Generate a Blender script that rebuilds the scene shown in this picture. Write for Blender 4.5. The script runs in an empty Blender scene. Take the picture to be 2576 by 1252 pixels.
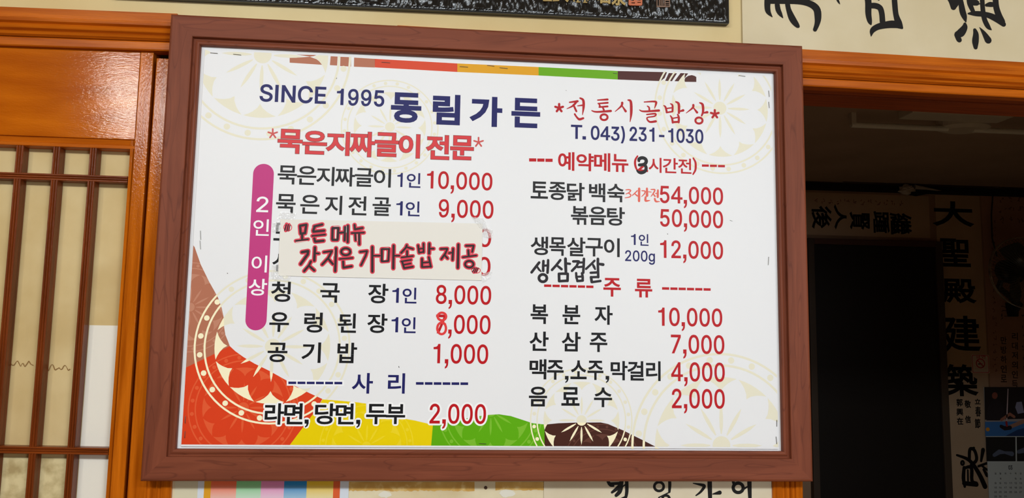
import bpy, bmesh, math, random
import numpy as np
from mathutils import Vector, Matrix
from mathutils.geometry import delaunay_2d_cdt, tessellate_polygon
random.seed(7)
SC = bpy.context.scene
COL = SC.collection

# ------------------------------------------------------------------ camera
CAM = Vector((-0.09463, -1.45557, -0.16105))
F = 2010.0
RX = Vector((0.99582543, -0.08979890, 0.01636667))   # image right
RD = Vector((0.02607044, 0.10797718, -0.99381148))   # image down
RF = Vector((0.08747595, 0.99008943, 0.10986751))    # view direction
cd = bpy.data.cameras.new('camera')
cd.sensor_width = 36.0
cd.lens = F / 2576 * 36
cd.clip_start = 0.02
cam = bpy.data.objects.new('camera', cd)
COL.objects.link(cam)
cam.matrix_world = Matrix(((RX.x, -RD.x, -RF.x, CAM.x), (RX.y, -RD.y, -RF.y, CAM.y), (RX.z, -RD.z, -RF.z, CAM.z), (0, 0, 0, 1)))
SC.camera = cam


def P(px, py, y=0.0):
    """photo pixel -> point on the vertical plane at depth y"""
    d = RX * ((px - 1288) / F) + RD * ((py - 626) / F) + RF
    s = (y - CAM.y) / d.y
    return CAM + d * s


CEIL_Z = P(2300, 462, 3.9).z
FLOOR_Z = -1.76

# ------------------------------------------------------------------ world, lights, exposure
w = bpy.data.worlds.new('world')
SC.world = w
w.use_nodes = True
w.node_tree.nodes['Background'].inputs[0].default_value = (0.8, 0.9, 1, 1)
w.node_tree.nodes['Background'].inputs[1].default_value = 0.0


def area(name, loc, target, sx, sy, power, color):
    l = bpy.data.lights.new(name, 'AREA')
    l.shape = 'RECTANGLE'
    l.size, l.size_y = sx, sy
    l.energy = power
    l.color = color
    o = bpy.data.objects.new(name, l)
    o.location = loc
    o.rotation_euler = (Vector(target) - Vector(loc)).to_track_quat('-Z', 'Y').to_euler()
    COL.objects.link(o)
    return o


LZ = CEIL_Z - 0.10
area('ceiling_bulb_light', (-1.52, -2.10, LZ), (-1.2, -0.9, LZ - 1.0), 0.13, 0.26, 8, (1.0, 0.93, 0.80))
area('ceiling_lamp_light', (-0.70, -2.35, LZ), (-0.70, -1.4, LZ - 1.0), 1.2, 0.30, 42, (0.88, 0.95, 1.0))
area('ceiling_lamp_light', (1.05, -2.45, LZ), (1.05, -1.5, LZ - 1.0), 1.2, 0.30, 35, (0.88, 0.95, 1.0))
tube_l = area('ceiling_tube_light', (-1.66, -2.90, LZ + 0.02), (-1.66, -2.90, -3), 1.7, 0.10, 6, (0.80, 0.89, 1.0))
tube_l.rotation_euler = (0, 0, math.atan2(1.55, 0.57))
area('inner_room_fill', (1.9, -4.15, 0.15), (1.9, 0, 0.15), 0.9, 0.9, 42, (0.85, 0.92, 1.0))  # added fill light that lifts the dark inner room, no window modelled
SC.view_settings.view_transform = 'Standard'
SC.view_settings.look = 'None'
SC.view_settings.gamma = 1
SC.view_settings.use_curve_mapping = False
SC.view_settings.exposure = 0.03


# ------------------------------------------------------------------ helpers
def lin(c):
    return tuple((v / 255 / 12.92) if v / 255 <= 0.04045 else (((v / 255) + 0.055) / 1.055) ** 2.4 for v in c) + (1.0,)


MATS = {}


def flat(name, rgb, rough=0.5, spec=0.3, metal=0.0, gain=1.0):
    k = (name,)
    if k in MATS:
        return MATS[k]
    m = bpy.data.materials.new(name)
    m.use_nodes = True
    b = m.node_tree.nodes['Principled BSDF']
    c = lin(rgb)
    b.inputs['Base Color'].default_value = (min(1, c[0] * gain), min(1, c[1] * gain), min(1, c[2] * gain), 1)
    b.inputs['Roughness'].default_value = rough
    b.inputs['Specular IOR Level'].default_value = spec
    b.inputs['Metallic'].default_value = metal
    MATS[k] = m
    return m


def noise_mat(name, c1, c2, scale=(1, 1, 1), nscale=8.0, detail=6.0, lo=0.35, hi=0.65, rough=0.5, spec=0.4,
              bump=0.0, bscale=None, bns=None, bdist=0.001, dist=0.0, coat=0.0, c3=None, s3=None, n3=3.0, lo3=0.55, hi3=0.7, contour=0):
    m = bpy.data.materials.new(name)
    m.use_nodes = True
    nt = m.node_tree
    N, L = nt.nodes, nt.links
    b = N['Principled BSDF']
    tc = N.new('ShaderNodeTexCoord')
    mp = N.new('ShaderNodeMapping')
    mp.inputs['Scale'].default_value = scale
    L.new(tc.outputs['Object'], mp.inputs['Vector'])
    no = N.new('ShaderNodeTexNoise')
    no.inputs['Scale'].default_value = nscale
    no.inputs['Detail'].default_value = detail
    no.inputs['Distortion'].default_value = dist
    L.new(mp.outputs[0], no.inputs['Vector'])
    rp = N.new('ShaderNodeValToRGB')
    rp.color_ramp.elements[0].position = lo
    rp.color_ramp.elements[0].color = lin(c1)
    rp.color_ramp.elements[1].position = hi
    rp.color_ramp.elements[1].color = lin(c2)
    L.new(no.outputs['Fac'], rp.inputs[0])
    out = rp.outputs[0]
    if c3:
        mp3 = N.new('ShaderNodeMapping')
        mp3.inputs['Scale'].default_value = s3 or (1, 1, 1)
        L.new(tc.outputs['Object'], mp3.inputs['Vector'])
        no3 = N.new('ShaderNodeTexNoise')
        no3.inputs['Scale'].default_value = n3
        no3.inputs['Detail'].default_value = 4
        L.new(mp3.outputs[0], no3.inputs['Vector'])
        mr = N.new('ShaderNodeMapRange')
        mr.inputs['From Min'].default_value = lo3
        mr.inputs['From Max'].default_value = hi3
        src = no3.outputs['Fac']
        if contour:            # thin grain lines along the level curves of the noise
            no3.inputs['Detail'].default_value = 1.5
            for op, val in (('MULTIPLY', contour), ('FRACT', 0), ('SUBTRACT', 0.5), ('ABSOLUTE', 0)):
                mt = N.new('ShaderNodeMath')
                mt.operation = op
                mt.inputs[1].default_value = val
                L.new(src, mt.inputs[0])
                src = mt.outputs[0]
            mr.inputs['From Min'].default_value = 0.07
            mr.inputs['From Max'].default_value = 0.0
            mr.inputs['To Max'].default_value = 0.42
        L.new(src, mr.inputs['Value'])
        mx = N.new('ShaderNodeMix')
        mx.data_type = 'RGBA'
        L.new(mr.outputs[0], mx.inputs['Factor'])
        L.new(out, mx.inputs[6])
        mx.inputs[7].default_value = lin(c3)
        out = mx.outputs[2]
    L.new(out, b.inputs['Base Color'])
    b.inputs['Roughness'].default_value = rough
    b.inputs['Specular IOR Level'].default_value = spec
    if coat:
        b.inputs['Coat Weight'].default_value = coat
        b.inputs['Coat Roughness'].default_value = 0.18
    if bump:
        mb = N.new('ShaderNodeMapping')
        mb.inputs['Scale'].default_value = bscale or scale
        L.new(tc.outputs['Object'], mb.inputs['Vector'])
        nb = N.new('ShaderNodeTexNoise')
        nb.inputs['Scale'].default_value = bns or nscale
        nb.inputs['Detail'].default_value = 3
        L.new(mb.outputs[0], nb.inputs['Vector'])
        bp = N.new('ShaderNodeBump')
        bp.inputs['Strength'].default_value = bump
        bp.inputs['Distance'].default_value = bdist
        L.new(nb.outputs['Fac'], bp.inputs['Height'])
        L.new(bp.outputs[0], b.inputs['Normal'])
        if coat:
            L.new(bp.outputs[0], b.inputs['Coat Normal'])
    return m


def ramp_mat(name, axis, stops, rough=0.5):
    """flat print whose ink fades along one object axis (0 x, 2 z)"""
    m = bpy.data.materials.new(name)
    m.use_nodes = True
    nt = m.node_tree
    N, L = nt.nodes, nt.links
    b = N['Principled BSDF']
    tc = N.new('ShaderNodeTexCoord')
    sp = N.new('ShaderNodeSeparateXYZ')
    L.new(tc.outputs['Generated'], sp.inputs[0])
    rp = N.new('ShaderNodeValToRGB')
    e = rp.color_ramp.elements
    e[0].position, e[0].color = stops[0][0], lin(stops[0][1])
    e[1].position, e[1].color = stops[-1][0], lin(stops[-1][1])
    for s in stops[1:-1]:
        q = e.new(s[0])
        q.color = lin(s[1])
    L.new(sp.outputs[axis], rp.inputs[0])
    L.new(rp.outputs[0], b.inputs['Base Color'])
    b.inputs['Roughness'].default_value = rough
    b.inputs['Specular IOR Level'].default_value = 0.3
    return m


def tag(o, label=None, cat=None, group=None, kind=None):
    if label: o['label'] = label
    if cat: o['category'] = cat
    if group: o['group'] = group
    if kind: o['kind'] = kind
    return o


def empty(name, loc, label=None, cat=None, group=None, kind=None):
    o = bpy.data.objects.new(name, None)
    o.empty_display_size = 0.05
    o.location = loc
    COL.objects.link(o)
    return tag(o, label, cat, group, kind)


def root_loc(o):
    while o.parent:
        o = o.parent
    return o.location.copy()


class MB:
    """collects world-space geometry, then links it as one mesh object"""

    def __init__(self):
        self.v = []
        self.f = []
        self.smooth = False

    def add(self, vs, fs):
        n = len(self.v)
        self.v += [Vector(p) for p in vs]
        self.f += [tuple(i + n for i in f) for f in fs]
        return self

    def box(self, x0, x1, y0, y1, z0, z1):
        vs = [(x, y, z) for x in (x0, x1) for y in (y0, y1) for z in (z0, z1)]
        return self.add(vs, [(0, 1, 3, 2), (4, 6, 7, 5), (0, 4, 5, 1), (2, 3, 7, 6), (0, 2, 6, 4), (1, 5, 7, 3)])

    def rings(self, rr, closed=True, caps=True):
        n = len(rr[0])
        vs = [p for r in rr for p in r]
        fs = []
        for k in range(len(rr) - 1):
            for i in range(n if closed else n - 1):
                j = (i + 1) % n
                fs.append((k * n + i, k * n + j, (k + 1) * n + j, (k + 1) * n + i))
        if caps:
            fs.append(tuple(range(n))[::-1])
            fs.append(tuple((len(rr) - 1) * n + i for i in range(n)))
        return self.add(vs, fs)

    def tube(self, pts, r, n=8, closed=False):
        pts = [Vector(p) for p in pts]
        rr = []
        m = len(pts)
        up = Vector((0.13, 0.37, 0.92)).normalized()
        for i, p in enumerate(pts):
            if closed:
                t = pts[(i + 1) % m] - pts[i - 1]
            else:
                t = pts[min(i + 1, m - 1)] - pts[max(i - 1, 0)]
            t.normalize()
            a = t.cross(up)
            if a.length < 1e-3:
                a = t.cross(Vector((1, 0, 0)))
            a.normalize()
            b = t.cross(a)
            rad = r[i] if isinstance(r, (list, tuple)) else r
            rr.append([p + (a * math.cos(2 * math.pi * k / n) + b * math.sin(2 * math.pi * k / n)) * rad for k in range(n)])
        if closed:
            rr.append(rr[0])
        return self.rings(rr, caps=not closed)

    def flat2d(self, tris, y):
        for vs, fs in tris:
            self.add([(a, y, b) for a, b in vs], fs)
        return self

    def build(self, name, mat, parent=None, bevel=0.0, seg=2, smooth=False, recalc=True, **tags):
        if parent is not None:
            L = root_loc(parent)
        else:
            xs = [p.x for p in self.v]; ys = [p.y for p in self.v]; zs = [p.z for p in self.v]
            L = Vector(((min(xs) + max(xs)) / 2, (min(ys) + max(ys)) / 2, min(zs)))
        me = bpy.data.meshes.new(name)
        me.from_pydata([p - L for p in self.v], [], self.f)
        if recalc or bevel:
            bm = bmesh.new()
            bm.from_mesh(me)
            if recalc:
                bmesh.ops.remove_doubles(bm, verts=bm.verts, dist=1e-6)
                bmesh.ops.recalc_face_normals(bm, faces=bm.faces)
            if bevel:
                es = [e for e in bm.edges if len(e.link_faces) == 2 and e.calc_face_angle(0) > 0.6]
                bmesh.ops.bevel(bm, geom=es, offset=bevel, segments=seg, affect='EDGES', profile=0.6)
            bm.to_mesh(me)
            bm.free()
        if smooth:
            me.polygons.foreach_set('use_smooth', [True] * len(me.polygons))
        if mat:
            me.materials.append(mat)
        o = bpy.data.objects.new(name, me)
        if parent is not None:
            o.parent = parent
        else:
            o.location = L
        COL.objects.link(o)
        return tag(o, **tags)


# ------------------------------------------------------------------ flat ink: glyphs, brush strokes, boolean regions
GL = {'0':(453,[[(191,512),(227,516),(262,512),(295,502),(323,484),(348,461),(368,431),(384,395),(396,353),(403,306),(405,254),(403,202),(396,155),(384,113),(368,77),(348,48),(323,24),(295,7),(263,-3),(227,-7),(191,-3),(158,7),(130,24),(105,48),(85,77),(69,113),(57,155),(50,202),(48,254),(50,306),(57,353),(69,395),(85,431),(106,461),(130,484),(159,502)],[(250,457),(227,460),(203,457),(182,449),(163,435),(147,416),(134,393),(123,365),(115,332),(111,295),(109,254),(111,213),(115,176),(123,144),(134,116),(147,92),(163,74),(182,60),(203,52),(227,50),(250,52),(271,60),(290,74),(306,92),(320,116),(330,144),(338,176),(342,213),(344,254),(342,295),(338,332),(330,365),(320,393),(306,416),(290,435),(271,449)]]),
'1':(453,[[(240,0),(312,0),(312,509),(255,509),(238,463),(190,433),(105,422),(105,382),(240,382)]]),
'2':(453,[[(196,513),(225,516),(254,513),(281,507),(306,497),(328,482),(346,465),(361,445),(372,423),(379,398),(381,372),(380,354),(377,336),(371,318),(363,299),(351,280),(336,259),(317,235),(294,209),(267,180),(153,60),(153,57),(389,57),(389,0),(64,0),(64,47),(234,229),(252,248),(268,266),(282,282),(294,298),(303,312),(311,327),(316,341),(319,356),(320,371),(319,389),(315,405),(308,419),(298,431),(287,441),(273,449),(258,455),(241,458),(224,460),(205,458),(188,454),(172,447),(159,438),(148,427),(139,413),(132,398),(128,381),(127,362),(66,362),(68,391),(75,418),(86,442),(102,464),(121,482),(143,496),(168,507)]]),
'3':(453,[[(70,452),(70,509),(372,509),(372,461),(211,278),(211,289),(247,290),(279,286),(308,276),(333,262),(354,244),(371,222),(383,198),(391,173),(393,145),(390,116),(383,90),(370,66),(354,45),(333,27),(309,12),(281,2),(251,-5),(218,-7),(188,-5),(159,1),(133,10),(108,22),(88,38),(70,57),(57,79),(48,104),(44,132),(109,132),(112,115),(118,100),(126,87),(137,76),(150,66),(165,59),(182,54),(200,51),(219,50),(239,51),(258,55),(275,61),(291,69),(304,80),(315,93),(323,108),(328,125),(329,145),(328,163),(323,180),(316,196),(306,211),(292,223),(275,234),(254,241),(229,246),(201,248),(157,248),(157,299),(288,448),(288,452)]]),
'4':(453,[[(270,0),(338,0),(338,120),(425,120),(425,171),(338,171),(338,509),(280,509),(25,181),(25,120),(270,120)],[(270,171),(270,428),(85,171)]]),
'5':(453,[[(67,253),(96,509),(366,509),(366,452),(151,452),(134,301),(136,301),(148,311),(162,318),(178,325),(194,330),(212,333),(229,334),(252,332),(274,328),(294,321),(313,311),(330,299),(345,285),(358,269),(370,251),(379,231),(386,210),(390,187),(391,163),(388,132),(381,102),(369,76),(352,52),(332,32),(309,15),(282,3),(253,-4),(221,-7),(192,-5),(165,1),(140,11),(118,25),(99,41),(83,60),(71,82),(63,105),(60,130),(122,130),(125,115),(130,102),(138,89),(148,78),(160,68),(173,60),(188,54),(204,51),(221,50),(241,51),(259,56),(276,64),(291,75),(304,89),(314,104),(322,122),(326,141),(328,162),(326,183),(321,203),(314,221),(303,237),(290,251),(275,262),(257,270),(238,275),(218,277),(201,276),(184,273),(167,268),(152,262),(139,255),(128,246)]]),
'6':(453,[[(137,340),(252,509),(322,509),(151,261),(145,261),(157,279),(165,288),(174,295),(184,302),(196,307),(208,311),(221,313),(235,314),(265,312),(291,305),(316,295),(337,280),(355,262),(370,240),(380,215),(387,187),(389,157),(387,127),(379,98),(368,73),(352,50),(333,30),(310,14),(284,3),(257,-4),(226,-7),(196,-4),(168,3),(142,15),(119,31),(100,51),(84,74),(73,101),(66,130),(64,162),(65,187),(71,212),(80,239),(93,268),(112,302)],[(226,265),(207,264),(190,259),(174,252),(160,241),(148,229),(138,214),(131,197),(126,179),(125,158),(126,138),(131,119),(138,102),(148,86),(160,73),(174,63),(190,55),(207,50),(226,48),(245,50),(263,55),(279,63),(293,73),(304,86),(314,101),(322,119),(326,137),(327,157),(326,178),(322,196),(314,213),(304,228),(293,241),(279,251),(263,259),(245,264)]]),
'7':(453,[[(62,452),(62,509),(391,509),(391,449),(165,0),(97,0),(323,448),(323,452)]]),
'8':(453,[[(197,514),(226,516),(255,514),(282,508),(306,498),(328,485),(346,469),(361,450),(373,429),(379,405),(382,380),(379,354),(372,330),(359,308),(343,289),(323,276),(300,267),(300,265),(319,260),(335,252),(351,241),(365,228),(377,212),(387,195),(395,176),(399,156),(401,135),(398,109),(391,84),(378,62),(362,42),(341,25),(317,11),(289,1),(259,-5),(226,-7),(193,-5),(163,1),(136,11),(111,25),(91,42),(74,62),(62,84),(54,109),(52,135),(53,156),(58,176),(65,195),(75,212),(87,228),(101,241),(117,252),(134,260),(153,265),(153,267),(129,276),(109,289),(93,308),(80,330),(73,354),(70,380),(73,405),(79,429),(90,450),(106,469),(124,485),(146,498),(170,508)],[(226,460),(208,459),(192,455),(177,449),(164,442),(153,432),(145,420),(138,407),(134,392),(133,376),(134,359),(138,344),(145,330),(154,318),(165,308),(178,300),(193,294),(209,291),(226,290),(244,291),(260,294),(274,300),(287,308),(298,318),(307,330),(314,344),(318,359),(319,376),(318,392),(314,407),(308,420),(299,432),(288,442),(275,449),(260,455),(244,459)],[(226,235),(206,234),(187,230),(169,223),(154,213),(140,202),(130,189),(122,173),(117,157),(115,139),(117,121),(121,106),(129,91),(139,79),(152,69),(167,60),(185,54),(205,50),(226,49),(248,50),(267,54),(285,60),(300,69),(313,79),(323,91),(331,106),(335,121),(337,139),(335,157),(330,173),(322,189),(312,202),(298,213),(283,223),(265,230),(247,234)]]),
'9':(453,[[(62,132),(64,116),(68,93),(74,72),(82,55),(92,39),(104,26),(118,15),(133,6),(150,-1),(168,-6),(187,-9),(208,-8),(234,-4),(262,3),(288,15),(310,32),(329,53),(345,75),(357,98),(366,122),(373,150),(379,185),(382,224),(384,262),(383,299),(381,336),(376,370),(370,399),(361,425),(350,448),(336,469),(318,486),(298,500),(273,509),(246,514),(218,516),(191,514),(164,509),(140,500),(118,487),(99,469),(82,450),(69,428),(59,403),(52,380),(49,361),(48,344),(50,325),(54,302),(59,277),(68,255),(80,236),(94,219),(110,205),(128,194),(147,185),(165,178),(182,174),(198,171),(215,172),(235,175),(255,181),(275,190),(295,206),(313,226),(326,240),(325,220),(323,192),(320,165),(314,141),(307,118),(298,98),(287,82),(274,68),(260,58),(243,50),(225,45),(208,43),(192,43),(176,46),(162,52),(150,60),(140,71),(132,84),(126,101),(121,119),(118,132)],[(326,345),(323,372),(315,398),(302,421),(284,440),(263,455),(240,464),(215,467),(190,464),(167,455),(146,440),(128,421),(115,398),(107,372),(104,345),(107,318),(115,292),(128,269),(146,250),(167,235),(190,226),(215,223),(240,226),(263,235),(284,250),(302,269),(315,292),(323,318)]]),
',':(190,[[(45,95),(140,95),(140,0),(132,-60),(100,-115),(50,-140),(50,-108),(78,-90),(94,-40),(96,0),(45,0)]]),
'.':(190,[[(50,0),(140,0),(140,95),(50,95)]]),
'-':(453,[[(114,188),(114,244),(337,244),(337,188)]]),
'(':(273,[[(160,510),(177,539),(236,539),(219,503),(204,466),(191,428),(179,390),(169,351),(161,313),(156,276),(152,241),(151,207),(152,176),(155,145),(160,115),(167,83),(177,50),(188,16),(202,-19),(218,-57),(236,-96),(177,-96),(150,-46),(128,4),(111,55),(99,106),(92,156),(89,207),(90,244),(94,283),(101,324),(109,364),(119,403),(132,441),(145,477)]]),
')':(273,[[(54,503),(37,539),(97,539),(113,510),(128,477),(142,441),(154,403),(164,364),(173,323),(179,283),(183,244),(184,207),(182,156),(174,104),(161,53),(144,3),(123,-47),(97,-96),(37,-96),(56,-56),(72,-18),(86,18),(97,52),(106,85),(113,116),(118,147),(121,177),(122,207),(121,241),(117,276),(112,313),(104,351),(94,390),(82,428),(69,466)]]),
'g':(425,[[(166,382),(196,384),(218,383),(237,379),(253,373),(267,365),(279,356),(288,346),(296,336),(302,327),(308,319),(313,319),(313,379),(372,379),(372,-9),(370,-40),(363,-67),(350,-90),(334,-109),(314,-124),(291,-136),(265,-144),(237,-149),(207,-151),(180,-149),(156,-146),(134,-140),(114,-132),(97,-122),(82,-110),(70,-97),(59,-84),(51,-69),(101,-41),(107,-49),(122,-66),(131,-74),(142,-82),(154,-88),(169,-93),(187,-96),(207,-97),(236,-95),(261,-87),(282,-75),(298,-58),(308,-34),(311,-6),(311,68),(306,68),(301,60),(294,51),(287,41),(277,32),(266,23),(252,16),(236,10),(217,6),(195,5),(165,7),(138,14),(113,27),(90,43),(71,65),(55,90),(43,120),(36,154),(34,191),(36,229),(43,263),(55,293),(71,320),(90,342),(112,361),(138,374)],[(205,330),(182,328),(163,322),(145,312),(130,298),(118,282),(109,262),(102,241),(98,218),(96,193),(98,167),(102,144),(109,123),(118,104),(131,88),(145,76),(163,66),(183,61),(205,59),(227,61),(246,66),(264,75),(278,87),(290,103),(300,121),(307,142),(311,166),(312,193),(311,219),(307,242),(300,264),(291,283),(279,299),(264,312),(247,322),(227,328)]]),
'S':(447,[[(195,514),(227,516),(259,514),(289,508),(316,498),(340,484),(360,468),(377,449),(390,427),(398,403),(401,378),(337,378),(332,402),(320,421),(302,437),(280,449),(254,456),(225,459),(204,457),(185,454),(167,448),(152,440),(139,430),(129,418),(121,405),(117,391),(115,376),(117,359),(122,345),(131,334),(142,324),(155,315),(169,308),(184,302),(198,297),(212,293),(279,275),(295,270),(312,264),(344,248),(359,238),(372,226),(384,213),(395,198),(402,180),(407,161),(408,139),(406,112),(399,87),(386,64),(370,43),(349,25),(323,11),(294,0),(261,-7),(224,-9),(188,-7),(156,-1),(128,9),(102,23),(81,40),(64,60),(51,83),(42,109),(38,137),(104,137),(108,118),(114,102),(123,88),(136,76),(150,66),(166,59),(185,53),(204,50),(224,49),(246,50),(267,54),(286,60),(303,69),(317,79),(329,92),(338,106),(344,122),(346,139),(344,154),(340,168),(332,179),(322,189),(310,197),(296,205),(280,211),(263,217),(184,239),(145,253),(112,269),(86,289),(67,313),(56,341),(52,372),(54,400),(62,425),(75,448),(92,468),(113,484),(138,498),(165,508)]]),
'I':(200,[[(62,0),(134,0),(134,509),(62,509)]]),
'N':(523,[[(60,0),(126,0),(126,405),(388,0),(463,0),(463,509),(397,509),(397,104),(135,509),(60,509)]]),
'C':(510,[[(225,512),(267,516),(293,514),(317,511),(340,504),(362,496),(383,485),(402,471),(419,456),(435,438),(448,418),(459,397),(467,373),(473,348),(408,348),(404,365),(397,380),(389,395),(380,407),(369,418),(357,428),(344,437),(330,444),(315,449),(300,453),(284,455),(267,456),(237,453),(209,445),(184,432),(161,414),(141,391),(125,364),(113,332),(106,295),(103,254),(106,213),(113,177),(125,145),(141,117),(161,94),(184,76),(210,63),(237,56),(267,53),(284,54),(300,56),(315,60),(330,65),(344,72),(357,81),(369,90),(380,102),(389,114),(397,128),(404,144),(408,160),(473,160),(467,135),(459,112),(448,91),(435,71),(420,53),(402,38),(383,24),(363,13),(341,5),(317,-2),(293,-6),(267,-7),(225,-3),(186,7),(150,25),(119,49),(92,79),(70,115),(53,157),(44,203),(40,254),(44,305),(53,352),(70,393),(92,429),(119,459),(150,484),(186,501)]]),
'E':(419,[[(60,0),(60,509),(372,509),(372,452),(125,452),(125,286),(355,286),(355,229),(125,229),(125,57),(375,57),(375,0)]]),
'T':(449,[[(32,452),(32,509),(417,509),(417,452),(257,452),(257,0),(193,0),(193,452)]])}
CAPH = 509.0
_gc = {}


def ccw(poly):
    a = sum(poly[i - 1][0] * poly[i][1] - poly[i][0] * poly[i - 1][1] for i in range(len(poly)))
    return list(poly) if a > 0 else list(poly)[::-1]


def glyph(ch):
    """(triangles, outline edges oriented with the ink on the left, advance)"""
    if ch in _gc:
        return _gc[ch]
    if ch in GL:
        adv, loops = GL[ch]
        flatv = [Vector((p[0], p[1], 0)) for L_ in loops for p in L_]
        tr = [ccw([tuple(flatv[i][:2]) for i in t]) for t in tessellate_polygon([[Vector((p[0], p[1], 0)) for p in L_] for L_ in loops])]
    else:
        c = bpy.data.curves.new('glyph', 'FONT')
        c.body = ch
        c.size = 1000
        c.resolution_u = 4
        o = bpy.data.objects.new('glyph', c)
        COL.objects.link(o)
        dg = bpy.context.evaluated_depsgraph_get()
        dg.update()
        me = bpy.data.meshes.new_from_object(o.evaluated_get(dg))
        bm = bmesh.new()
        bm.from_mesh(me)
        bmesh.ops.remove_doubles(bm, verts=bm.verts, dist=0.05)
        tr = [ccw([(v.co.x, v.co.y) for v in f.verts]) for f in bm.faces]
        bm.free()
        bpy.data.objects.remove(o)
        bpy.data.meshes.remove(me)
        bpy.data.curves.remove(c)
        adv = 1000
    tr = [t for t in tr if abs(sum(t[i - 1][0] * t[i][1] - t[i][0] * t[i - 1][1] for i in range(len(t)))) > 1e-3]
    cnt = {}
    q = lambda p: (round(p[0], 1), round(p[1], 1))
    for t in tr:
        for i in range(len(t)):
            cnt[(q(t[i - 1]), q(t[i]))] = 1
    edges = [e for e in cnt if (e[1], e[0]) not in cnt]
    _gc[ch] = (tr, edges, adv)
    return _gc[ch]


def grow(edges, e):
    """mitred band of width e outside the directed outline edges"""
    if e <= 0:
        return []
    nxt = {}
    prv = {}
    for a, b in edges:
        nxt.setdefault(a, []).append(b)
        prv.setdefault(b, []).append(a)

    def nrm(a, b):
        dx, dy = b[0] - a[0], b[1] - a[1]
        l = math.hypot(dx, dy) or 1
        return (dy / l, -dx / l)

    off = {}

    def offp(v):
        if v in off:
            return off[v]
        if len(nxt.get(v, [])) != 1 or len(prv.get(v, [])) != 1:
            off[v] = None
            return None
        n1 = nrm(prv[v][0], v)
        n2 = nrm(v, nxt[v][0])
        mx, my = n1[0] + n2[0], n1[1] + n2[1]
        l2 = mx * mx + my * my
        if l2 < 0.5:
            off[v] = None
            return None
        k = 2 * e / l2
        off[v] = (v[0] + mx * k, v[1] + my * k)
        return off[v]

    out = []
    for a, b in edges:
        n = nrm(a, b)
        oa = offp(a) or (a[0] + n[0] * e, a[1] + n[1] * e)
        ob = offp(b) or (b[0] + n[0] * e, b[1] + n[1] * e)
        if (ob[0] - oa[0]) * (b[0] - a[0]) + (ob[1] - oa[1]) * (b[1] - a[1]) <= 0:
            oa = (a[0] + n[0] * e, a[1] + n[1] * e)
            ob = (b[0] + n[0] * e, b[1] + n[1] * e)
        out.append(ccw([a, oa, ob, b]))
    return out


def circ(cx, cy, r, n=12, ry=None, ph=0.0):
    ry = r if ry is None else ry
    return [(cx + r * math.cos(2 * math.pi * k / n + ph), cy + ry * math.sin(2 * math.pi * k / n + ph)) for k in range(n)]


def stroke_polys(pts, ws, n=10):
    """pts in mm, ws full widths"""
    if not isinstance(ws, (list, tuple)):
        ws = [ws] * len(pts)
    out = []
    for p, w_ in zip(pts, ws):
        out.append(circ(p[0], p[1], w_ / 2, n))
    for i in range(len(pts) - 1):
        a, b = pts[i], pts[i + 1]
        dx, dy = b[0] - a[0], b[1] - a[1]
        l = math.hypot(dx, dy)
        if l < 1e-6:
            continue
        nx, ny = -dy / l, dx / l
        wa, wb = ws[i] / 2, ws[i + 1] / 2
        out.append(ccw([(a[0] + nx * wa, a[1] + ny * wa), (a[0] - nx * wa, a[1] - ny * wa),
                        (b[0] - nx * wb, b[1] - ny * wb), (b[0] + nx * wb, b[1] + ny * wb)]))
    return out


def spline(pts, k=5):
    """smooth curve through the points (tuples of any length)"""
    if len(pts) < 3:
        return pts
    out = []
    for i in range(len(pts) - 1):
        p0 = pts[max(i - 1, 0)]
        p1, p2 = pts[i], pts[i + 1]
        p3 = pts[min(i + 2, len(pts) - 1)]
        for s in range(k):
            t = s / k
            out.append(tuple(0.5 * (2 * b + (c - a) * t + (2 * a - 5 * b + 4 * c - d) * t * t + (3 * b - a - 3 * c + d) * t ** 3)
                             for a, b, c, d in zip(p0, p1, p2, p3)))
    out.append(tuple(pts[-1]))
    return out


def winding(cx, cy, polys):
    """how many of the counter-clockwise polygons cover each point"""
    x1, y1, x2, y2 = [], [], [], []
    for p in polys:
        for i in range(len(p)):
            a, b = p[i - 1], p[i]
            x1.append(a[0]); y1.append(a[1]); x2.append(b[0]); y2.append(b[1])
    x1, y1, x2, y2 = (np.array(v)[:, None] for v in (x1, y1, x2, y2))
    w_ = np.zeros(len(cx))
    for k in range(0, len(cx), 2000):
        X, Y = cx[None, k:k + 2000], cy[None, k:k + 2000]
        side = (x2 - x1) * (Y - y1) - (X - x1) * (y2 - y1)
        w_[k:k + 2000] = ((y1 <= Y) & (y2 > Y) & (side > 0)).sum(0) - ((y1 > Y) & (y2 <= Y) & (side < 0)).sum(0)
    return w_


def region(polys, inside=None, outside=None):
    """union of polygons (mm), optionally clipped; returns (verts m, tris)"""
    vs = []
    fs = []
    for p in list(polys) + list(inside or []) + list(outside or []):
        fs.append(list(range(len(vs), len(vs) + len(p))))
        vs.extend(Vector(q) for q in p)
    eds = [(f[i - 1], f[i]) for f in fs for i in range(len(f))]
    ov, oe, of, _, _, _ = delaunay_2d_cdt(vs, eds, [], 0, 1e-3, False)
    V = np.array([(v.x, v.y) for v in ov])
    T = np.array([tuple(f) for f in of])
    C = V[T].mean(1)
    ok = winding(C[:, 0], C[:, 1], polys) > 0
    if inside is not None:
        ok &= winding(C[:, 0], C[:, 1], inside) > 0
    if outside is not None:
        ok &= winding(C[:, 0], C[:, 1], outside) <= 0
    T = T[ok]
    if len(T) == 0:
        return ([], [])
    used, inv = np.unique(T, return_inverse=True)
    T = inv.reshape(-1, 3)
    return ([(v[0] / 1000, v[1] / 1000) for v in V[used]], [tuple(int(i) for i in t) for t in T])


class Plane:
    """a flat sheet at depth y: pixel -> (x, z) in mm on it"""

    def __init__(self, y):
        self.y = y

    def p(self, px, py):
        q = P(px, py, self.y)
        return (q.x * 1000, q.z * 1000)


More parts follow.
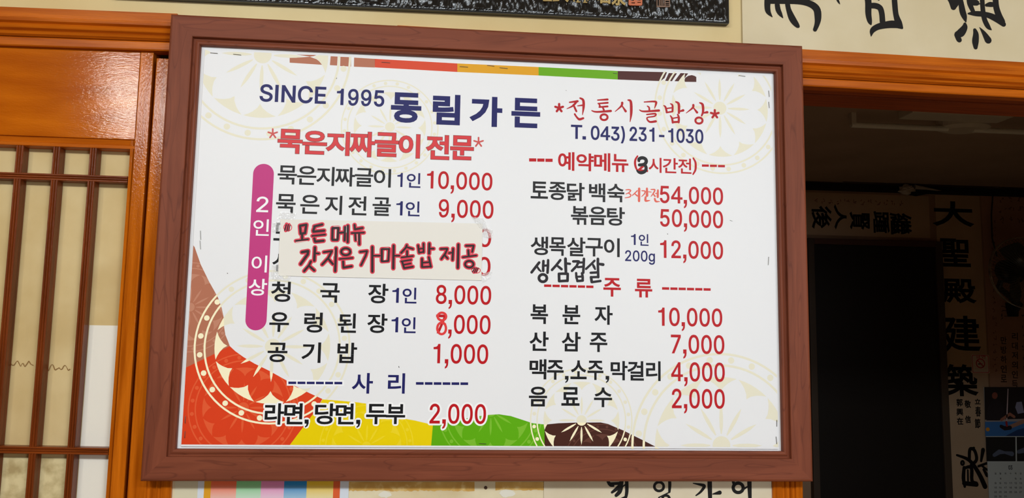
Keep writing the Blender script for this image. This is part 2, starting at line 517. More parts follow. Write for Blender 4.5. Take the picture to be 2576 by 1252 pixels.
class Zm:
    """coordinates read in an enlarged view of the photograph"""

    def __init__(self, pl, ox, oy, s):
        self.pl, self.ox, self.oy, self.s = pl, ox, oy, s

    def p(self, x, y):
        return self.pl.p(self.ox + x / self.s, self.oy + y / self.s)

    def mm(self, d):
        a = self.p(0, 0)
        b = self.p(100, 0)
        return d * math.hypot(b[0] - a[0], b[1] - a[1]) / 100


def text_polys(z, s, x0, y0, x1, y1, e=0.6, halo=0.0, cap=False, rot=0):
    """glyph polygons of s fitted so that its ink fills the box; e, halo in photo px"""
    pxmm = z.mm(z.s)
    em = e * pxmm
    A = z.p(x0, y0)
    B = z.p(x1, y1)
    items = []
    adv = 0
    for ch in s:
        if ch == ' ':
            adv += 160 if cap else 350
            continue
        tr, ed, a = glyph(ch)
        items.append((tr, ed, adv))
        adv += a
    rf = {0: lambda x, y: (x, y), 90: lambda x, y: (y, -x)}[rot]
    allp = [rf(p[0] + d, p[1]) for tr, ed, d in items for t in tr for p in t]
    gx0, gx1 = min(p[0] for p in allp), max(p[0] for p in allp)
    gy0, gy1 = min(p[1] for p in allp), max(p[1] for p in allp)
    if cap:
        gy0, gy1 = 0, CAPH
    sx = (B[0] - A[0] - 2 * em) / (gx1 - gx0)
    sy = (A[1] - B[1] - 2 * em) / (gy1 - gy0)
    T = lambda p, d: (lambda q: (A[0] + em + (q[0] - gx0) * sx, B[1] + em + (q[1] - gy0) * sy))(rf(p[0] + d, p[1]))
    out = []
    for tr, ed, d in items:
        polys = [ccw([T(p, d) for p in t]) for t in tr]
        eds = [(T(a, d), T(b, d)) for a, b in ed]
        out.append((polys, eds, em + halo * pxmm))
    return out


def text(z, s, x0, y0, x1, y1, e=0.6, halo=0.0, cap=False, rot=0):
    res = []
    for polys, eds, g in text_polys(z, s, x0, y0, x1, y1, e, halo, cap, rot):
        res.append(region(polys + grow(eds, g)))
    return res


def ink(z, strokes, extra=0.0, smooth=True, k=4):
    """strokes: list of (points in view coordinates, width or widths in view units)"""
    polys = []
    for pts, ws in strokes:
        if not isinstance(ws, (list, tuple)):
            ws = [ws] * len(pts)
        data = [(z.p(*p) + (z.mm(w_ + extra),)) for p, w_ in zip(pts, ws)]
        if smooth and len(data) > 2:
            data = spline(data, k)
        polys += stroke_polys([d[:2] for d in data], [d[2] for d in data])
    return region(polys)


def oval(cx, cy, rx, ry, n=14, ph=0.0):
    return [(cx + rx * math.cos(2 * math.pi * i / n + ph), cy + ry * math.sin(2 * math.pi * i / n + ph)) for i in range(n + 1)]

# ------------------------------------------------------------------ materials
M_WALL = noise_mat('cream_wall', (214, 190, 138), (226, 206, 158), nscale=3, rough=0.75, spec=0.15, c3=(206, 176, 120), n3=1.7, lo3=0.5, hi3=0.85, bump=0.15, bns=90, bdist=0.0006)
M_LOWWALL = noise_mat('stained_cream_wall', (205, 188, 148), (228, 216, 182), nscale=9, rough=0.7, spec=0.15, c3=(206, 180, 130), n3=6, lo3=0.5, hi3=0.8)
M_CEIL = flat('ceiling_paper', (225, 215, 195), 0.9, 0.1)
M_FLOOR = noise_mat('floor_linoleum', (160, 135, 105), (180, 155, 122), nscale=5, rough=0.5)
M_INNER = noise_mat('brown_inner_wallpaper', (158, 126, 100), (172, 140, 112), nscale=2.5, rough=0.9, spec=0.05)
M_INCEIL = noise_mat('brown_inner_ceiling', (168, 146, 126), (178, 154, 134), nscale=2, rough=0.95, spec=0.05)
WOOD = dict(detail=8, lo=0.3, hi=0.72, spec=0.28)
M_WX = noise_mat('orange_varnished_wood_along', (158, 72, 6), (200, 104, 16), scale=(1.2, 22, 22), nscale=5, rough=0.3, bump=0.35, bscale=(60, 60, 330), bns=1.0, bdist=0.0004, **dict(WOOD, spec=0.16))
M_WZ = noise_mat('orange_varnished_wood_upright', (158, 74, 6), (204, 108, 18), scale=(22, 22, 1.2), nscale=5, rough=0.12, bump=0.8, bscale=(420, 300, 190), bns=1.0, bdist=0.0005, **WOOD)
M_WPANEL = noise_mat('orange_varnished_panel', (164, 76, 4), (194, 100, 12), scale=(1.5, 10, 9), nscale=4, rough=0.09, bump=0.5, bscale=(130, 100, 520), bns=1.0, bdist=0.0004, **WOOD)
M_LATX = noise_mat('dark_lattice_wood_along', (96, 40, 8), (136, 62, 16), scale=(1.2, 25, 25), nscale=5, rough=0.35, bump=0.3, bscale=(80, 80, 300), bns=1, **WOOD)
M_LATZ = noise_mat('dark_lattice_wood_upright', (88, 36, 8), (130, 58, 16), scale=(25, 25, 1.2), nscale=5, rough=0.33, bump=0.4, bscale=(300, 300, 120), bns=1, **WOOD)
FR = dict(detail=5, lo=0.32, hi=0.62, rough=0.5, spec=0.16, dist=1.2, lo3=0.52, hi3=0.58)
M_FX = noise_mat('walnut_frame_along', (111, 57, 38), (128, 68, 46), scale=(1.0, 9, 14), nscale=3.2, contour=9, c3=(74, 34, 24), s3=(1.6, 9, 14), n3=2.2, **FR)
M_FZ = noise_mat('walnut_frame_upright', (111, 57, 38), (128, 68, 46), scale=(14, 9, 1.0), nscale=3.2, contour=9, c3=(74, 34, 24), s3=(14, 9, 1.6), n3=2.2, **FR)
M_PAPER = noise_mat('aged_door_paper', (198, 170, 116), (216, 192, 142), nscale=6, rough=0.85, spec=0.1, c3=(186, 156, 104), n3=4, lo3=0.5, hi3=0.8)
M_MOULD = noise_mat('mould_stained_paper', (172, 150, 104), (216, 198, 150), nscale=28, detail=8, lo=0.38, hi=0.6, rough=0.9, spec=0.1)
M_PATCH = flat('white_repair_paper', (232, 226, 212), 0.85, 0.1)
M_STAIN = flat('brown_tide_stain', (142, 106, 62), 0.9, 0.1)
M_BOARD = flat('white_backing_board', (232, 232, 232), 0.6, 0.25)
M_SHEET = flat('white_print_sheet', (234, 234, 235), 0.4, 0.2)

# ------------------------------------------------------------------ the setting
def struct(mb, name, mat, parent=None, **k):
    t = {} if parent else {'kind': 'structure'}
    t.update(k)
    return mb.build(name, mat, parent, **t)

XL, XR, YB = -4.0, 4.2, -4.3
YW, YW2 = 0.042, 0.17                         # front face and back face of the partition wall
YI = 3.9                                     # inner room back wall
hl = P(2021, 127, 0.035); hr = P(2576, 159, 0.035); h0 = P(0, 17, 0.035); h1 = P(427, 34, 0.035)
ZTOP = P(2100, 135, YW).z                    # top of the lintel
POST_L = (P(314, 1252, 0.035).x, P(429, 1252, 0.035).x)
POST_R = (P(1945, 1240, 0.035).x, P(2021, 1240, 0.035).x)
ZH0 = P(2021, 218, 0.035).z                  # underside of the lintel
OPEN_R = 2.35
DOOR_L = -1.75

struct(MB().box(XL, XR, YB, YI + 0.1, FLOOR_Z - 0.1, FLOOR_Z), 'floor', M_FLOOR)
struct(MB().box(XL, XR, YB, YI + 0.1, CEIL_Z, CEIL_Z + 0.1), 'ceiling', M_CEIL)
struct(MB().box(XL - 0.1, XL, YB, YW2, FLOOR_Z, CEIL_Z), 'wall_left', noise_mat('tan_side_wall', (150, 130, 105), (160, 140, 114), nscale=3, rough=0.8))
struct(MB().box(XR, XR + 0.1, YB, YI, FLOOR_Z, CEIL_Z), 'wall_right', M_WALL)
struct(MB().box(XL, XR, YB - 0.1, YB, FLOOR_Z, CEIL_Z), 'wall_behind', noise_mat('darkened_rear_wall', (84, 60, 42), (98, 72, 50), scale=(20, 20, 1), nscale=3, rough=0.6))  # unseen wall, coloured dark to weaken its reflection in the varnished wood
mb = MB()
mb.box(XL, XR, YW, YW2, ZTOP - 0.03, CEIL_Z)
mb.box(XL, DOOR_L - 0.08, YW, YW2, FLOOR_Z, ZTOP - 0.03)
mb.box(OPEN_R + 0.1, XR, YW, YW2, FLOOR_Z, ZTOP - 0.03)
struct(mb, 'wall_front', M_WALL)
struct(MB().box(POST_L[1], POST_R[0], YW, YW2, FLOOR_Z, ZTOP - 0.03), 'wall_middle', M_LOWWALL)
struct(MB().box(XL, XR, YI, YI + 0.1, FLOOR_Z, CEIL_Z), 'wall_back', M_INNER)
struct(MB().box(XL, XR, YW2 + 0.001, YI, CEIL_Z - 0.012, CEIL_Z - 0.001), 'ceiling_inner', M_INCEIL)
struct(MB().box(POST_R[1] - 0.12, POST_R[1] - 0.04, YW2, YI, FLOOR_Z, CEIL_Z - 0.013), 'wall_inner_left', M_INNER)

# lintel mouldings, left and right of the board
def lintel(name, a, b, pxs, xref, label):
    """a, b: world top corners; pxs: image rows at column xref of the profile breaks"""
    root = empty(name, (a.x, 0.04, a.z), kind='structure')
    zt = P(xref, pxs[0], 0.035).z
    d = [P(xref, q, 0.035).z - zt for q in pxs]

    def prof(p):
        y = 0.030
        pts = [(0.06, 0.0), (y + 0.004, 0.0), (y + 0.004, d[1]), (y + 0.0005, d[1] - 0.002), (y + 0.0015, d[2]), (y + 0.007, d[2] - 0.003),
               (y + 0.004, (d[2] + d[3]) / 2 - 0.002), (y - 0.001, d[3] + 0.004), (y + 0.001, d[3]), (y + 0.006, d[3] - 0.003), (y + 0.001, d[3] - 0.007),
               (y - 0.002, (d[3] + d[4]) / 2), (y, d[4] + 0.003), (y + 0.006, d[4]), (0.06, d[4])]
        return [(p.x, q[0], p.z + q[1]) for q in pts]
    MB().rings([prof(a), prof(b)]).build('moulding', M_WX, root)

    def fas(p):
        z0 = d[4] - 0.0015
        pts = [(0.06, z0), (0.036, z0), (0.035, z0 - 0.002), (0.035, d[5] + 0.002), (0.037, d[5]), (0.06, d[5])]
        return [(p.x, q[0], p.z + q[1]) for q in pts]
    MB().rings([fas(a), fas(b)]).build('fascia', M_WX, root)
    return root, d

sl = (h1.z - h0.z) / (h1.x - h0.x)
xa = DOOR_L - 0.1
la = Vector((xa, 0.035, h0.z + sl * (xa - h0.x)))
lb = Vector((P(445, 60, 0.035).x, 0.035, 0)); lb.z = h0.z + sl * (lb.x - h0.x)
_, dl = lintel('trim_1', la, lb, [33, 56, 66, 84, 103, 127], 400, 'left')
sr = (hr.z - hl.z) / (hr.x - hl.x)
ra = Vector((P(1000, 60, 0.035).x, 0.035, hl.z + sr * (lb.x - hl.x)))
rb = Vector((OPEN_R + 0.12, 0.035, 0)); rb.z = hl.z + sr * (rb.x - hl.x)
_, dr = lintel('trim_2', ra, rb, [127, 149, 161, 181, 196, 218], 2021, 'right')
# inner lintel beam behind the mouldings, with its stepped underside
mb = MB()
zb = lambda x: hl.z + sr * (x - hl.x) + dr[5]
for y0, y1, dz, top in ((0.045, 0.085, 0.004, 0.03), (0.085, 0.092, 0.009, 0.03), (0.092, YW2, 0.004, 0.03)):
    x0, x1 = POST_R[0], OPEN_R + 0.1
    mb.rings([[(x, y0, zb(x) + dz), (x, y1, zb(x) + dz), (x, y1, ZTOP - 0.031), (x, y0, ZTOP - 0.031)] for x in (x0, x1)])
struct(mb, 'trim_3', noise_mat('shade_painted_lintel_wood', (120, 50, 14), (150, 68, 22), scale=(1.2, 20, 20), nscale=5, rough=0.5, spec=0.3))  # wood colour darkened to paint in the shade under the lintel

# posts
def post(name, x0, x1, flutes, ztop):
    root = empty(name, ((x0 + x1) / 2, 0.1, FLOOR_Z), kind='structure')
    pts = [(x0, YW2), (x0, 0.037), (x0 + 0.002, 0.035)]
    for fx in flutes:
        pts += [(fx - 0.004, 0.035), (fx - 0.002, 0.0385), (fx + 0.002, 0.0385), (fx + 0.004, 0.035)]
    pts += [(x1 - 0.002, 0.035), (x1, 0.037), (x1, YW2)]
    MB().rings([[(p[0], p[1], z) for p in pts] for z in (FLOOR_Z, ztop)]).build('post', M_WZ, root)
    return root

fx = [P(q, 1245, 0.035).x for q in (372, 385, 398)]
fx += []
post('trim_4', POST_L[0] + 0.003, POST_L[1], [fx[0], fx[1], fx[2]], la.z + dl[4] - 0.02)
fx = [P(q, 1240, 0.035).x for q in (1972, 1985, 1998)]
post('trim_5', POST_R[0], POST_R[1], fx, P(2021, 196, 0.035).z - 0.004)
post('trim_6', OPEN_R, OPEN_R + 0.11, [OPEN_R + 0.04, OPEN_R + 0.06], zb(OPEN_R) + 0.006)

# ------------------------------------------------------------------ lattice door on the left
door = empty('door_1', ((DOOR_L + POST_L[0]) / 2, 0.06, FLOOR_Z), kind='structure')
YD, YBAR, YPAP = 0.045, 0.050, 0.073
xs1 = P(312, 1252, YD).x - 0.001                      # right edge of the stile (groove)
xs0 = P(345, 250, YD).x                               # left edge of the stile
xm = P(320, 420, YD).x                                # lattice opening right edge
ztopd = P(345, 118, YD).z
zr = P(200, 346, YD).z                                # lower edge of the broad top rail
zin = P(200, 370, YD).z                               # opening top
ZB = -1.25
MB().box(xs0 + 0.0006, xs1, YD, 0.085, FLOOR_Z + 0.01, ztopd).build('stile', M_WZ, door, bevel=0.0015)
MB().box(DOOR_L, DOOR_L + 0.06, YD, 0.085, FLOOR_Z + 0.01, ztopd).build('stile', M_WZ, door, bevel=0.0015)
MB().box(DOOR_L + 0.061, xs0, YD + 0.0008, 0.085, zr, ztopd).build('top_rail', M_WPANEL, door, bevel=0.0008)
MB().box(DOOR_L + 0.061, xs0, YD + 0.0008, 0.085, FLOOR_Z + 0.01, ZB).build('bottom_panel', M_WPANEL, door, bevel=0.0008)
# moulding round the lattice: chamfer and bead
def mold_prof(d, y):
    return [(0.000, y + 0.001), (0.0005, y + 0.004), (d - 0.008, y + 0.007), (d - 0.006, y + 0.003), (d - 0.001, y + 0.0035), (d, y + 0.006), (d, 0.085), (0.0, 0.085)]
dm = zr - zin
MB().rings([[(x, q[1], zr - q[0]) for q in mold_prof(dm, YD)] for x in (DOOR_L + 0.06, xs0)]).build('bead_moulding', M_WX, door)
dv = xs0 - xm
MB().rings([[(xs0 - q[0] + 0.0006, q[1] + 0.0003, z) for q in mold_prof(dv, YD)] for z in (ZB, zr - 0.0005)]).build('bead_moulding', M_WZ, door)
# lattice bars
def bar_prof(w_):
    g = w_ / 3
    pts = [(0, YPAP - 0.002), (0, YBAR + 0.001), (0.001, YBAR)]
    for k in (1, 2):
        pts += [(g * k - 0.0014, YBAR), (g * k, YBAR + 0.0022), (g * k + 0.0014, YBAR)]
    pts += [(w_ - 0.001, YBAR), (w_, YBAR + 0.001), (w_, YPAP - 0.002)]
    return pts

bx = [(P(a, 370, YBAR).x, P(b, 370, YBAR).x) for a, b in ((40.5, 59), (133.3, 151.3), (226.2, 243.9))]
pitch = (bx[2][0] - bx[0][0]) / 2
wbar = sum(b - a for a, b in bx) / 3
starts = [bx[2][0] - pitch * k for k in range(0, 11) if bx[2][0] - pitch * k > DOOR_L + 0.08]
hz = [(P(0, 432, YBAR), P(310, 442.5, YBAR)), (P(0, 1122, YBAR), P(255, 1126.5, YBAR))]
hh = P(150, 437, YBAR).z - P(150, 453.5, YBAR).z
zcut = [zin + 0.001]
for a, b in hz:
    s_ = (b.z - a.z) / (b.x - a.x)
    xa_, xb_ = DOOR_L + 0.06, xm
    za, zb_ = a.z + s_ * (xa_ - a.x), a.z + s_ * (xb_ - a.x)
    MB().rings([[(x, q[1], z - q[0]) for q in bar_prof(hh)] for x, z in ((xa_, za), (xb_, zb_))]).build('lattice_bar', M_LATX, door)
for x0 in starts:
    segs = []
    top = zin + 0.001
    for a, b in hz:
        s_ = (b.z - a.z) / (b.x - a.x)
        zz = a.z + s_ * (x0 - a.x)
        segs.append((zz - 0.0004, top))
        top = zz - hh + 0.0004
    segs.append((ZB, top))
    mb = MB()
    for z0, z1 in segs:
        mb.rings([[(x0 + q[0], q[1], z) for q in bar_prof(wbar)] for z in (z0, z1)])
    mb.build('lattice_bar', M_LATZ, door)
# paper
MB().box(DOOR_L + 0.05, xs0 + 0.01, YPAP, YPAP + 0.001, ZB - 0.01, zin + 0.02).build('door_paper', M_PAPER, door)
pz = P(255, 818, YPAP).z
MB().box(P(231, 818, YPAP).x - 0.004, xs0 + 0.008, YPAP - 0.0008, YPAP - 0.0003, ZB, pz).build('paper_patch', M_PATCH, door)
zm_ = P(100, 1150, YPAP).z
MB().box(DOOR_L + 0.07, bx[2][0] + 0.004, YPAP - 0.0008, YPAP - 0.0003, ZB, zm_).build('stained_paper', M_MOULD, door)
pl = Plane(YPAP)
rnd = random.Random(3)
def tide(px0, px1, py):
    pts = []
    n = 16
    for i in range(n + 1):
        x = px0 + (px1 - px0) * i / n
        pts.append((x, py + 7 * math.sin(i * 1.1) * math.sin(i * 0.37) + rnd.uniform(-2.5, 2.5)))
    zz = Zm(pl, 0, 0, 1)
    return ink(zz, [(pts, [rnd.uniform(1.0, 2.4) for _ in pts])])
mb = MB()
for a, b, c in ((28, 84, 915), (116, 176, 925), (-60, -10, 905)):
    mb.flat2d([tide(a, b, c)], YPAP - 0.0012)
mb.build('tide_stain', M_STAIN, door, recalc=False)

# ------------------------------------------------------------------ the framed menu board
X0, X1 = -0.6, 0.6
Z1, Z0 = 0.6 * 0.6950456563, -0.6 * 0.6950456563
board = empty('menu_board', (0, 0.028, Z0), 'walnut-brown framed restaurant menu board with price list on white sheet', 'menu board')
PROF = [(0.000, 0.030), (0.000, 0.006), (0.0008, 0.0030), (0.0025, 0.0010), (0.005, 0.0), (0.0405, 0.0), (0.0415, 0.0008), (0.0419, 0.0076),
        (0.0430, 0.0088), (0.0450, 0.0086), (0.0475, 0.0070), (0.0500, 0.0062), (0.0520, 0.0064), (0.0533, 0.0076), (0.0538, 0.0100), (0.0538, 0.030)]
TL, TR, BL, BR = (X0, Z1, 1, -1), (X1, Z1, -1, -1), (X0, Z0, 1, 1), (X1, Z0, -1, 1)
for a, b, m in ((TL, TR, M_FX), (BL, BR, M_FX), (TL, BL, M_FZ), (TR, BR, M_FZ)):
    MB().rings([[(c[0] + c[2] * d, y, c[1] + c[3] * d) for d, y in PROF] for c in (a, b)]).build('frame_rail', m, board)
MB().box(X0 + 0.048, X1 - 0.048, 0.0175, 0.028, Z0 + 0.048, Z1 - 0.048).build('backing_board', M_BOARD, board)

YS = 0.0150
s_tl, s_br, s_bl, s_tr = P(515, 122.5, YS), P(1961, 1127, YS), P(455.5, 1124.5, YS), P(1938, 193, YS)
sx0, sx1 = (s_tl.x + s_bl.x) / 2, (s_br.x + s_tr.x) / 2
sz0, sz1 = (s_bl.z + s_br.z) / 2, (s_tl.z + s_tr.z) / 2
sheet = MB().box(sx0, sx1, YS, YS + 0.0010, sz0, sz1).build('printed_sheet', M_SHEET, board)
SP = Plane(YS)
HALFMM = 1.6
CLIP = [ccw([(sx0 * 1000 + 0.5, sz0 * 1000 + 3.4), (sx1 * 1000 - 0.5, sz0 * 1000 + 3.4), (sx1 * 1000 - 0.5, sz1 * 1000 - 0.5), (sx0 * 1000 + 0.5, sz1 * 1000 - 0.5)])]
LAY = 0.00003


def ink_mat(name, rgb):
    return flat('ink_' + name, rgb, 0.4, 0.13)


def on_sheet(name, tris, layer, mat, parent=None, y=YS, **k):
    return MB().flat2d(tris, y - LAY * layer).build(name, mat, parent or sheet, recalc=False, **k)


def pxpoly(pts, pln=None):
    return ccw([(pln or SP).p(*p) for p in pts])

# --- colour fields
bottom = 1128
BROWN = pxpoly([(440, 560), (489.6, 621), (505, 665), (526, 708), (548, 747), (558, 775), (563, 800), (564, 824), (567, 842), (574, 859), (578, 870), (541, 889), (470, 923), (430, 942)])
RED = pxpoly([(578, 870), (592, 883), (612.6, 897.7), (640, 914), (677, 932), (720, 956), (742, 970), (780, 989), (811, 1003), (795, 1031), (722, bottom), (430, bottom), (430, 942), (470, 923), (541, 889)])
YELLOW = pxpoly([(811, 1004), (850, 1007), (895, 1011), (921, 1014.5), (921, 1053), (970, 1052), (1019, 1053), (1043, 1057), (1089, 1068), (1084, bottom), (722, bottom), (795, 1031)])
GREEN = pxpoly([(1089, 1068), (1150, 1056), (1200, 1047), (1229, 1043), (1255, 1041.5), (1285, 1046), (1319, 1057), (1340, 1064), (1369.5, 1067), (1370, bottom), (1084, bottom)])
DARK = pxpoly([(1369.5, 1067.5), (1405, 1064), (1444, 1062.5), (1511, 1062), (1530, 1066), (1546, 1073), (1568, 1082), (1591.6, 1094), (1620, 1108), (1651, 1124), (1660, bottom), (1370, bottom)])
FIELDS = [('brown', BROWN, (180, 114, 88)), ('red', RED, (220, 66, 30)), ('yellow', YELLOW, (236, 208, 0)), ('green', GREEN, (94, 172, 10)), ('dark_brown', DARK, (72, 36, 26))]
for nm, pg, rgb in FIELDS:
    on_sheet('colour_field', [region([pg], inside=CLIP)], 1, ink_mat(nm, rgb))

# --- colour strip along the top
def strip(nm, pts, rgb, zz=None):
    on_sheet('colour_strip', [region([ccw([(zz or Zm(SP, 0, 0, 1)).p(*p) for p in pts])], inside=CLIP)], 2, ink_mat(nm, rgb))

z3 = Zm(SP, 500, 100, 3.577)
z5 = Zm(SP, 1300, 100, 3.1307)
for pts in ([(818, 162), (900, 160), (1000, 153), (1060, 175), (1125, 226), (818, 206)], [(880, 133), (1062, 137), (1035, 147), (1000, 152), (940, 142)], [(1187, 148), (1250, 151), (1245, 232), (1180, 228)],
            [(1275, 153), (1372, 157), (1370, 241), (1272, 236)], [(1398, 160), (1586, 172), (1584, 250), (1396, 242)]):
    strip('brown', pts, (172, 104, 80), z3)
strip('strip_red', [(943, 148), (1150.5, 159.5), (1150.5, 181), (943, 169.5)], (216, 76, 48))
strip('strip_amber', [(1150.5, 159.5), (1355, 168.5), (1355, 189.8), (1150.5, 181)], (224, 162, 36))
strip('strip_green', [(1355, 168.5), (1554, 178.5), (1554, 200), (1355, 189.8)], (106, 170, 24))
strip('strip_dark', [(1554, 178.5), (1678, 181.5), (1672, 196), (1662, 204), (1554, 200)], (82, 44, 40))
for pts in ([(1197, 262), (1262, 264), (1222, 326), (1168, 324)], [(1290, 262), (1350, 265), (1302, 328), (1242, 326)], [(1318, 331), (1326, 300), (1350, 284), (1378, 278), (1400, 284), (1414, 293), (1414, 332)]):
    strip('strip_dark', pts, (82, 44, 40), z5)

# --- wheel ornaments
def wheel(cx, cy, R, ph=0.0, parts=('rings', 'dots', 'petals')):
    c = SP.p(cx, cy)
    e = SP.p(cx + R, cy)
    r = math.hypot(e[0] - c[0], e[1] - c[1])
    out = []

    def pol(rr, a):
        return (c[0] + rr * r * math.cos(a), c[1] + rr * r * math.sin(a))
    n = 72
    for rr, hw in ((0.99, 0.0125), (0.865, 0.0125)):
        for k in range(n):
            a, b = 2 * math.pi * k / n, 2 * math.pi * (k + 1) / n
            out.append(ccw([pol(rr - hw, a), pol(rr + hw, a), pol(rr + hw, b), pol(rr - hw, b)]))
    for k in range(24):
        a = 2 * math.pi * (k + 0.5) / 24
        q = pol(0.928, a)
        out.append(circ(q[0], q[1], 0.036 * r, 12))
    R3 = 0.74
    for k in range(12):
        a = 2 * math.pi * k / 12 + ph
        h = math.radians(14.2)
        pts = [pol(R3 * 0.78, a)]
        pts += [pol(R3 * (0.78 + 0.22 * t), a - h * t ** 1.4) for t in (0.3, 0.6, 0.8)]
        pts += [pol(R3, a + h * t) for t in (-1, -0.6, -0.2, 0.2, 0.6, 1)]
        pts += [pol(R3 * (0.78 + 0.22 * t), a + h * t ** 1.4) for t in (0.8, 0.6, 0.3)]
        out.append(ccw(pts))
        sp = [(0.125, 0.006), (0.20, 0.018), (0.30, 0.021), (0.38, 0.016), (0.46, 0.0)]
        side = [(rr, w_) for rr, w_ in sp] + [(rr, -w_) for rr, w_ in sp[-2::-1]]
        ca, sa = math.cos(a), math.sin(a)
        out.append(ccw([(c[0] + r * (rr * ca - w_ * sa), c[1] + r * (rr * sa + w_ * ca)) for rr, w_ in side]))
    out.append(circ(c[0], c[1], 0.10 * r, 20))
    return out

PALE = ink_mat('pale_straw', (233, 228, 205))
CREAM = ink_mat('cream', (252, 242, 204))
ALLF = [f[1] for f in FIELDS]
for cx, cy, R in ((661, 138, 222), (981, 319, 122), (1811, 272, 162), (1815, 1120, 222)):
    on_sheet('wheel_ornament', [region(wheel(cx, cy, R), inside=CLIP, outside=[DARK])], 3, PALE)
on_sheet('wheel_ornament', [region(wheel(1815, 1120, 222), inside=[DARK], outside=None)], 4, CREAM)
big = wheel(686, 871, 195)
def clip_both(ws, ins, outs):
    v, f = region(ws, inside=CLIP)
    tr = [ccw([(v[i][0] * 1000, v[i][1] * 1000) for i in t]) for t in f]
    return region(tr, inside=ins, outside=outs)
on_sheet('wheel_ornament', [region(big, inside=CLIP, outside=ALLF)], 3, PALE)
on_sheet('wheel_ornament', [clip_both(big, [BROWN, RED], None)], 4, CREAM)
wE = wheel(1463, 1057, 128)
on_sheet('wheel_ornament', [region(wE, inside=CLIP, outside=ALLF)], 3, PALE)
on_sheet('wheel_ornament', [clip_both(wE, [GREEN, DARK], None)], 4, CREAM)
for cx, cy, R, fld, rgb in ((612, 1025, 138, RED, (228, 92, 52)), (478, 772, 116, BROWN, (194, 134, 108)), (1235, 1034, 131, GREEN, (124, 188, 48)), (1515, 1165, 96, DARK, (98, 58, 46)), (922, 1122, 118, YELLOW, (240, 214, 36))):
    on_sheet('wheel_ornament', [clip_both(wheel(cx, cy, R), [fld], None)], 2, ink_mat('tone_%d_%d_%d' % rgb, rgb))

# --- lettering
GREY, BLACK, NAVY, RED_I = ink_mat('charcoal', (38, 37, 38)), ink_mat('black', (26, 26, 28)), ink_mat('navy', (34, 34, 96)), ink_mat('crimson', (188, 22, 30))
WHITE = ink_mat('white', (246, 246, 246))
zA = Zm(SP, 600, 400, 3.788); zB = Zm(SP, 600, 690, 2.912); zC = Zm(SP, 1300, 370, 3.384); zD = Zm(SP, 1300, 690, 2.846); z4 = Zm(SP, 900, 100, 3.577)


def line(z, items, mat, e=0.8, name='lettering', cap=False, halo=0.0, outline=None, oe=1.6):
    """items: (string, x0, y0, x1, y1)"""
    tr = []
    hl_ = []
    for it in items:
        s, x0, y0, x1, y1 = it[:5]
        c = cap or s[0] in GL
        for p_, ed, g in text_polys(z, s, x0, y0, x1, y1, e, 0, c):
            tr += p_ + grow(ed, g)
        if halo:
            for p_, ed, g in text_polys(z, s, x0, y0, x1, y1, e, halo, c):
                hl_ += p_
                for a_, b_ in ed:
                    hl_ += stroke_polys([a_, b_], 2 * g, 10)
        if outline:
            for p_, ed, g in text_polys(z, s, x0, y0, x1, y1, e, oe, c):
                hl_ += p_ + grow(ed, g)
    if hl_:
        if halo and HALO_EXTRA:
            hl_ += HALO_EXTRA
        on_sheet('lettering_outline', [region(hl_)], 5.0 if not outline else 5.5, outline or WHITE)
    return on_sheet(name, [region(tr)], 6.5, mat)


HALO_EXTRA = []
line(z3, [('SINCE', 553, 399, 1143, 578), ('1995', 1245, 438, 1668, 603)], NAVY, 1.3)
line(z4, [('동', 303, 470, 568, 752), ('림', 678, 487, 918, 770), ('가', 1015, 505, 1298, 787), ('든', 1385, 520, 1640, 797)], NAVY, 3.2)


def star(cx, cy, r, w_):
    return [([(cx, cy), (cx + r * math.cos(math.radians(90 + 72 * k)), cy - r * math.sin(math.radians(90 + 72 * k)))], w_) for k in range(5)]


title = [('묵', 717, 802, 928, 1026), ('은', 940, 817, 1148, 1033), ('지', 1155, 824, 1353, 1043), ('짜', 1364, 824, 1580, 1056), ('글', 1589, 832, 1795, 1054)]
title4 = [('이', 374, 846, 556, 1066), ('전', 622, 854, 820, 1080), ('문', 837, 860, 1040, 1083)]
SIGN_RED = ink_mat('poster_red', (214, 62, 66))
BR_OUT = ink_mat('brown_outline', (118, 70, 68))
line(z3, title, SIGN_RED, 1.8, outline=BR_OUT, oe=1.0)
line(z4, title4, SIGN_RED, 1.8, outline=BR_OUT, oe=1.0)
on_sheet('lettering', [ink(z3, star(666, 845, 42, 15)), ink(z4, star(1087, 922, 42, 15))], 6.5, ink_mat('star_red', (206, 88, 84)))

# rows of the left column
line(zA, [('묵', 378, 58, 553, 243), ('은', 563, 64, 738, 248), ('지', 748, 70, 910, 256), ('짜', 924, 75, 1107, 263), ('글', 1112, 84, 1280, 266), ('이', 1292, 90, 1450, 272)], GREY, 0.9)
line(zA, [('1', 1515, 130, 1562, 266), ('인', 1605, 130, 1733, 275)], NAVY, 0.6)
line(zA, [('10,000', 1798, 112, 2418, 299)], RED_I, 0.9, 'price')
line(zA, [('묵', 362, 330, 540, 520), ('은', 593, 338, 768, 524), ('지', 826, 345, 984, 532), ('전', 1050, 350, 1218, 537), ('골', 1280, 362, 1448, 543)], GREY, 0.9)
line(zA, [('1', 1505, 400, 1562, 537), ('인', 1595, 400, 1725, 546)], NAVY, 0.6)
line(zA, [('9,000', 1910, 382, 2428, 568)], RED_I, 0.9, 'price')
line(zA, [('모', 340, 605, 512, 780), ('선', 328, 890, 500, 1072)], BLACK, 1.0)
line(zA, [('0', 2292, 662, 2406, 838), ('0', 2285, 932, 2400, 1112)], RED_I, 0.9, 'price')
line(zB, [('청', 243, 50, 378, 202), ('국', 602, 62, 738, 208), ('장', 953, 66, 1095, 213)], BLACK, 1.1)
line(zB, [('1', 1128, 98, 1173, 208), ('인', 1203, 95, 1303, 213)], NAVY, 0.7)
line(zB, [('8,000', 1448, 77, 1850, 222)], RED_I, 0.9, 'price')
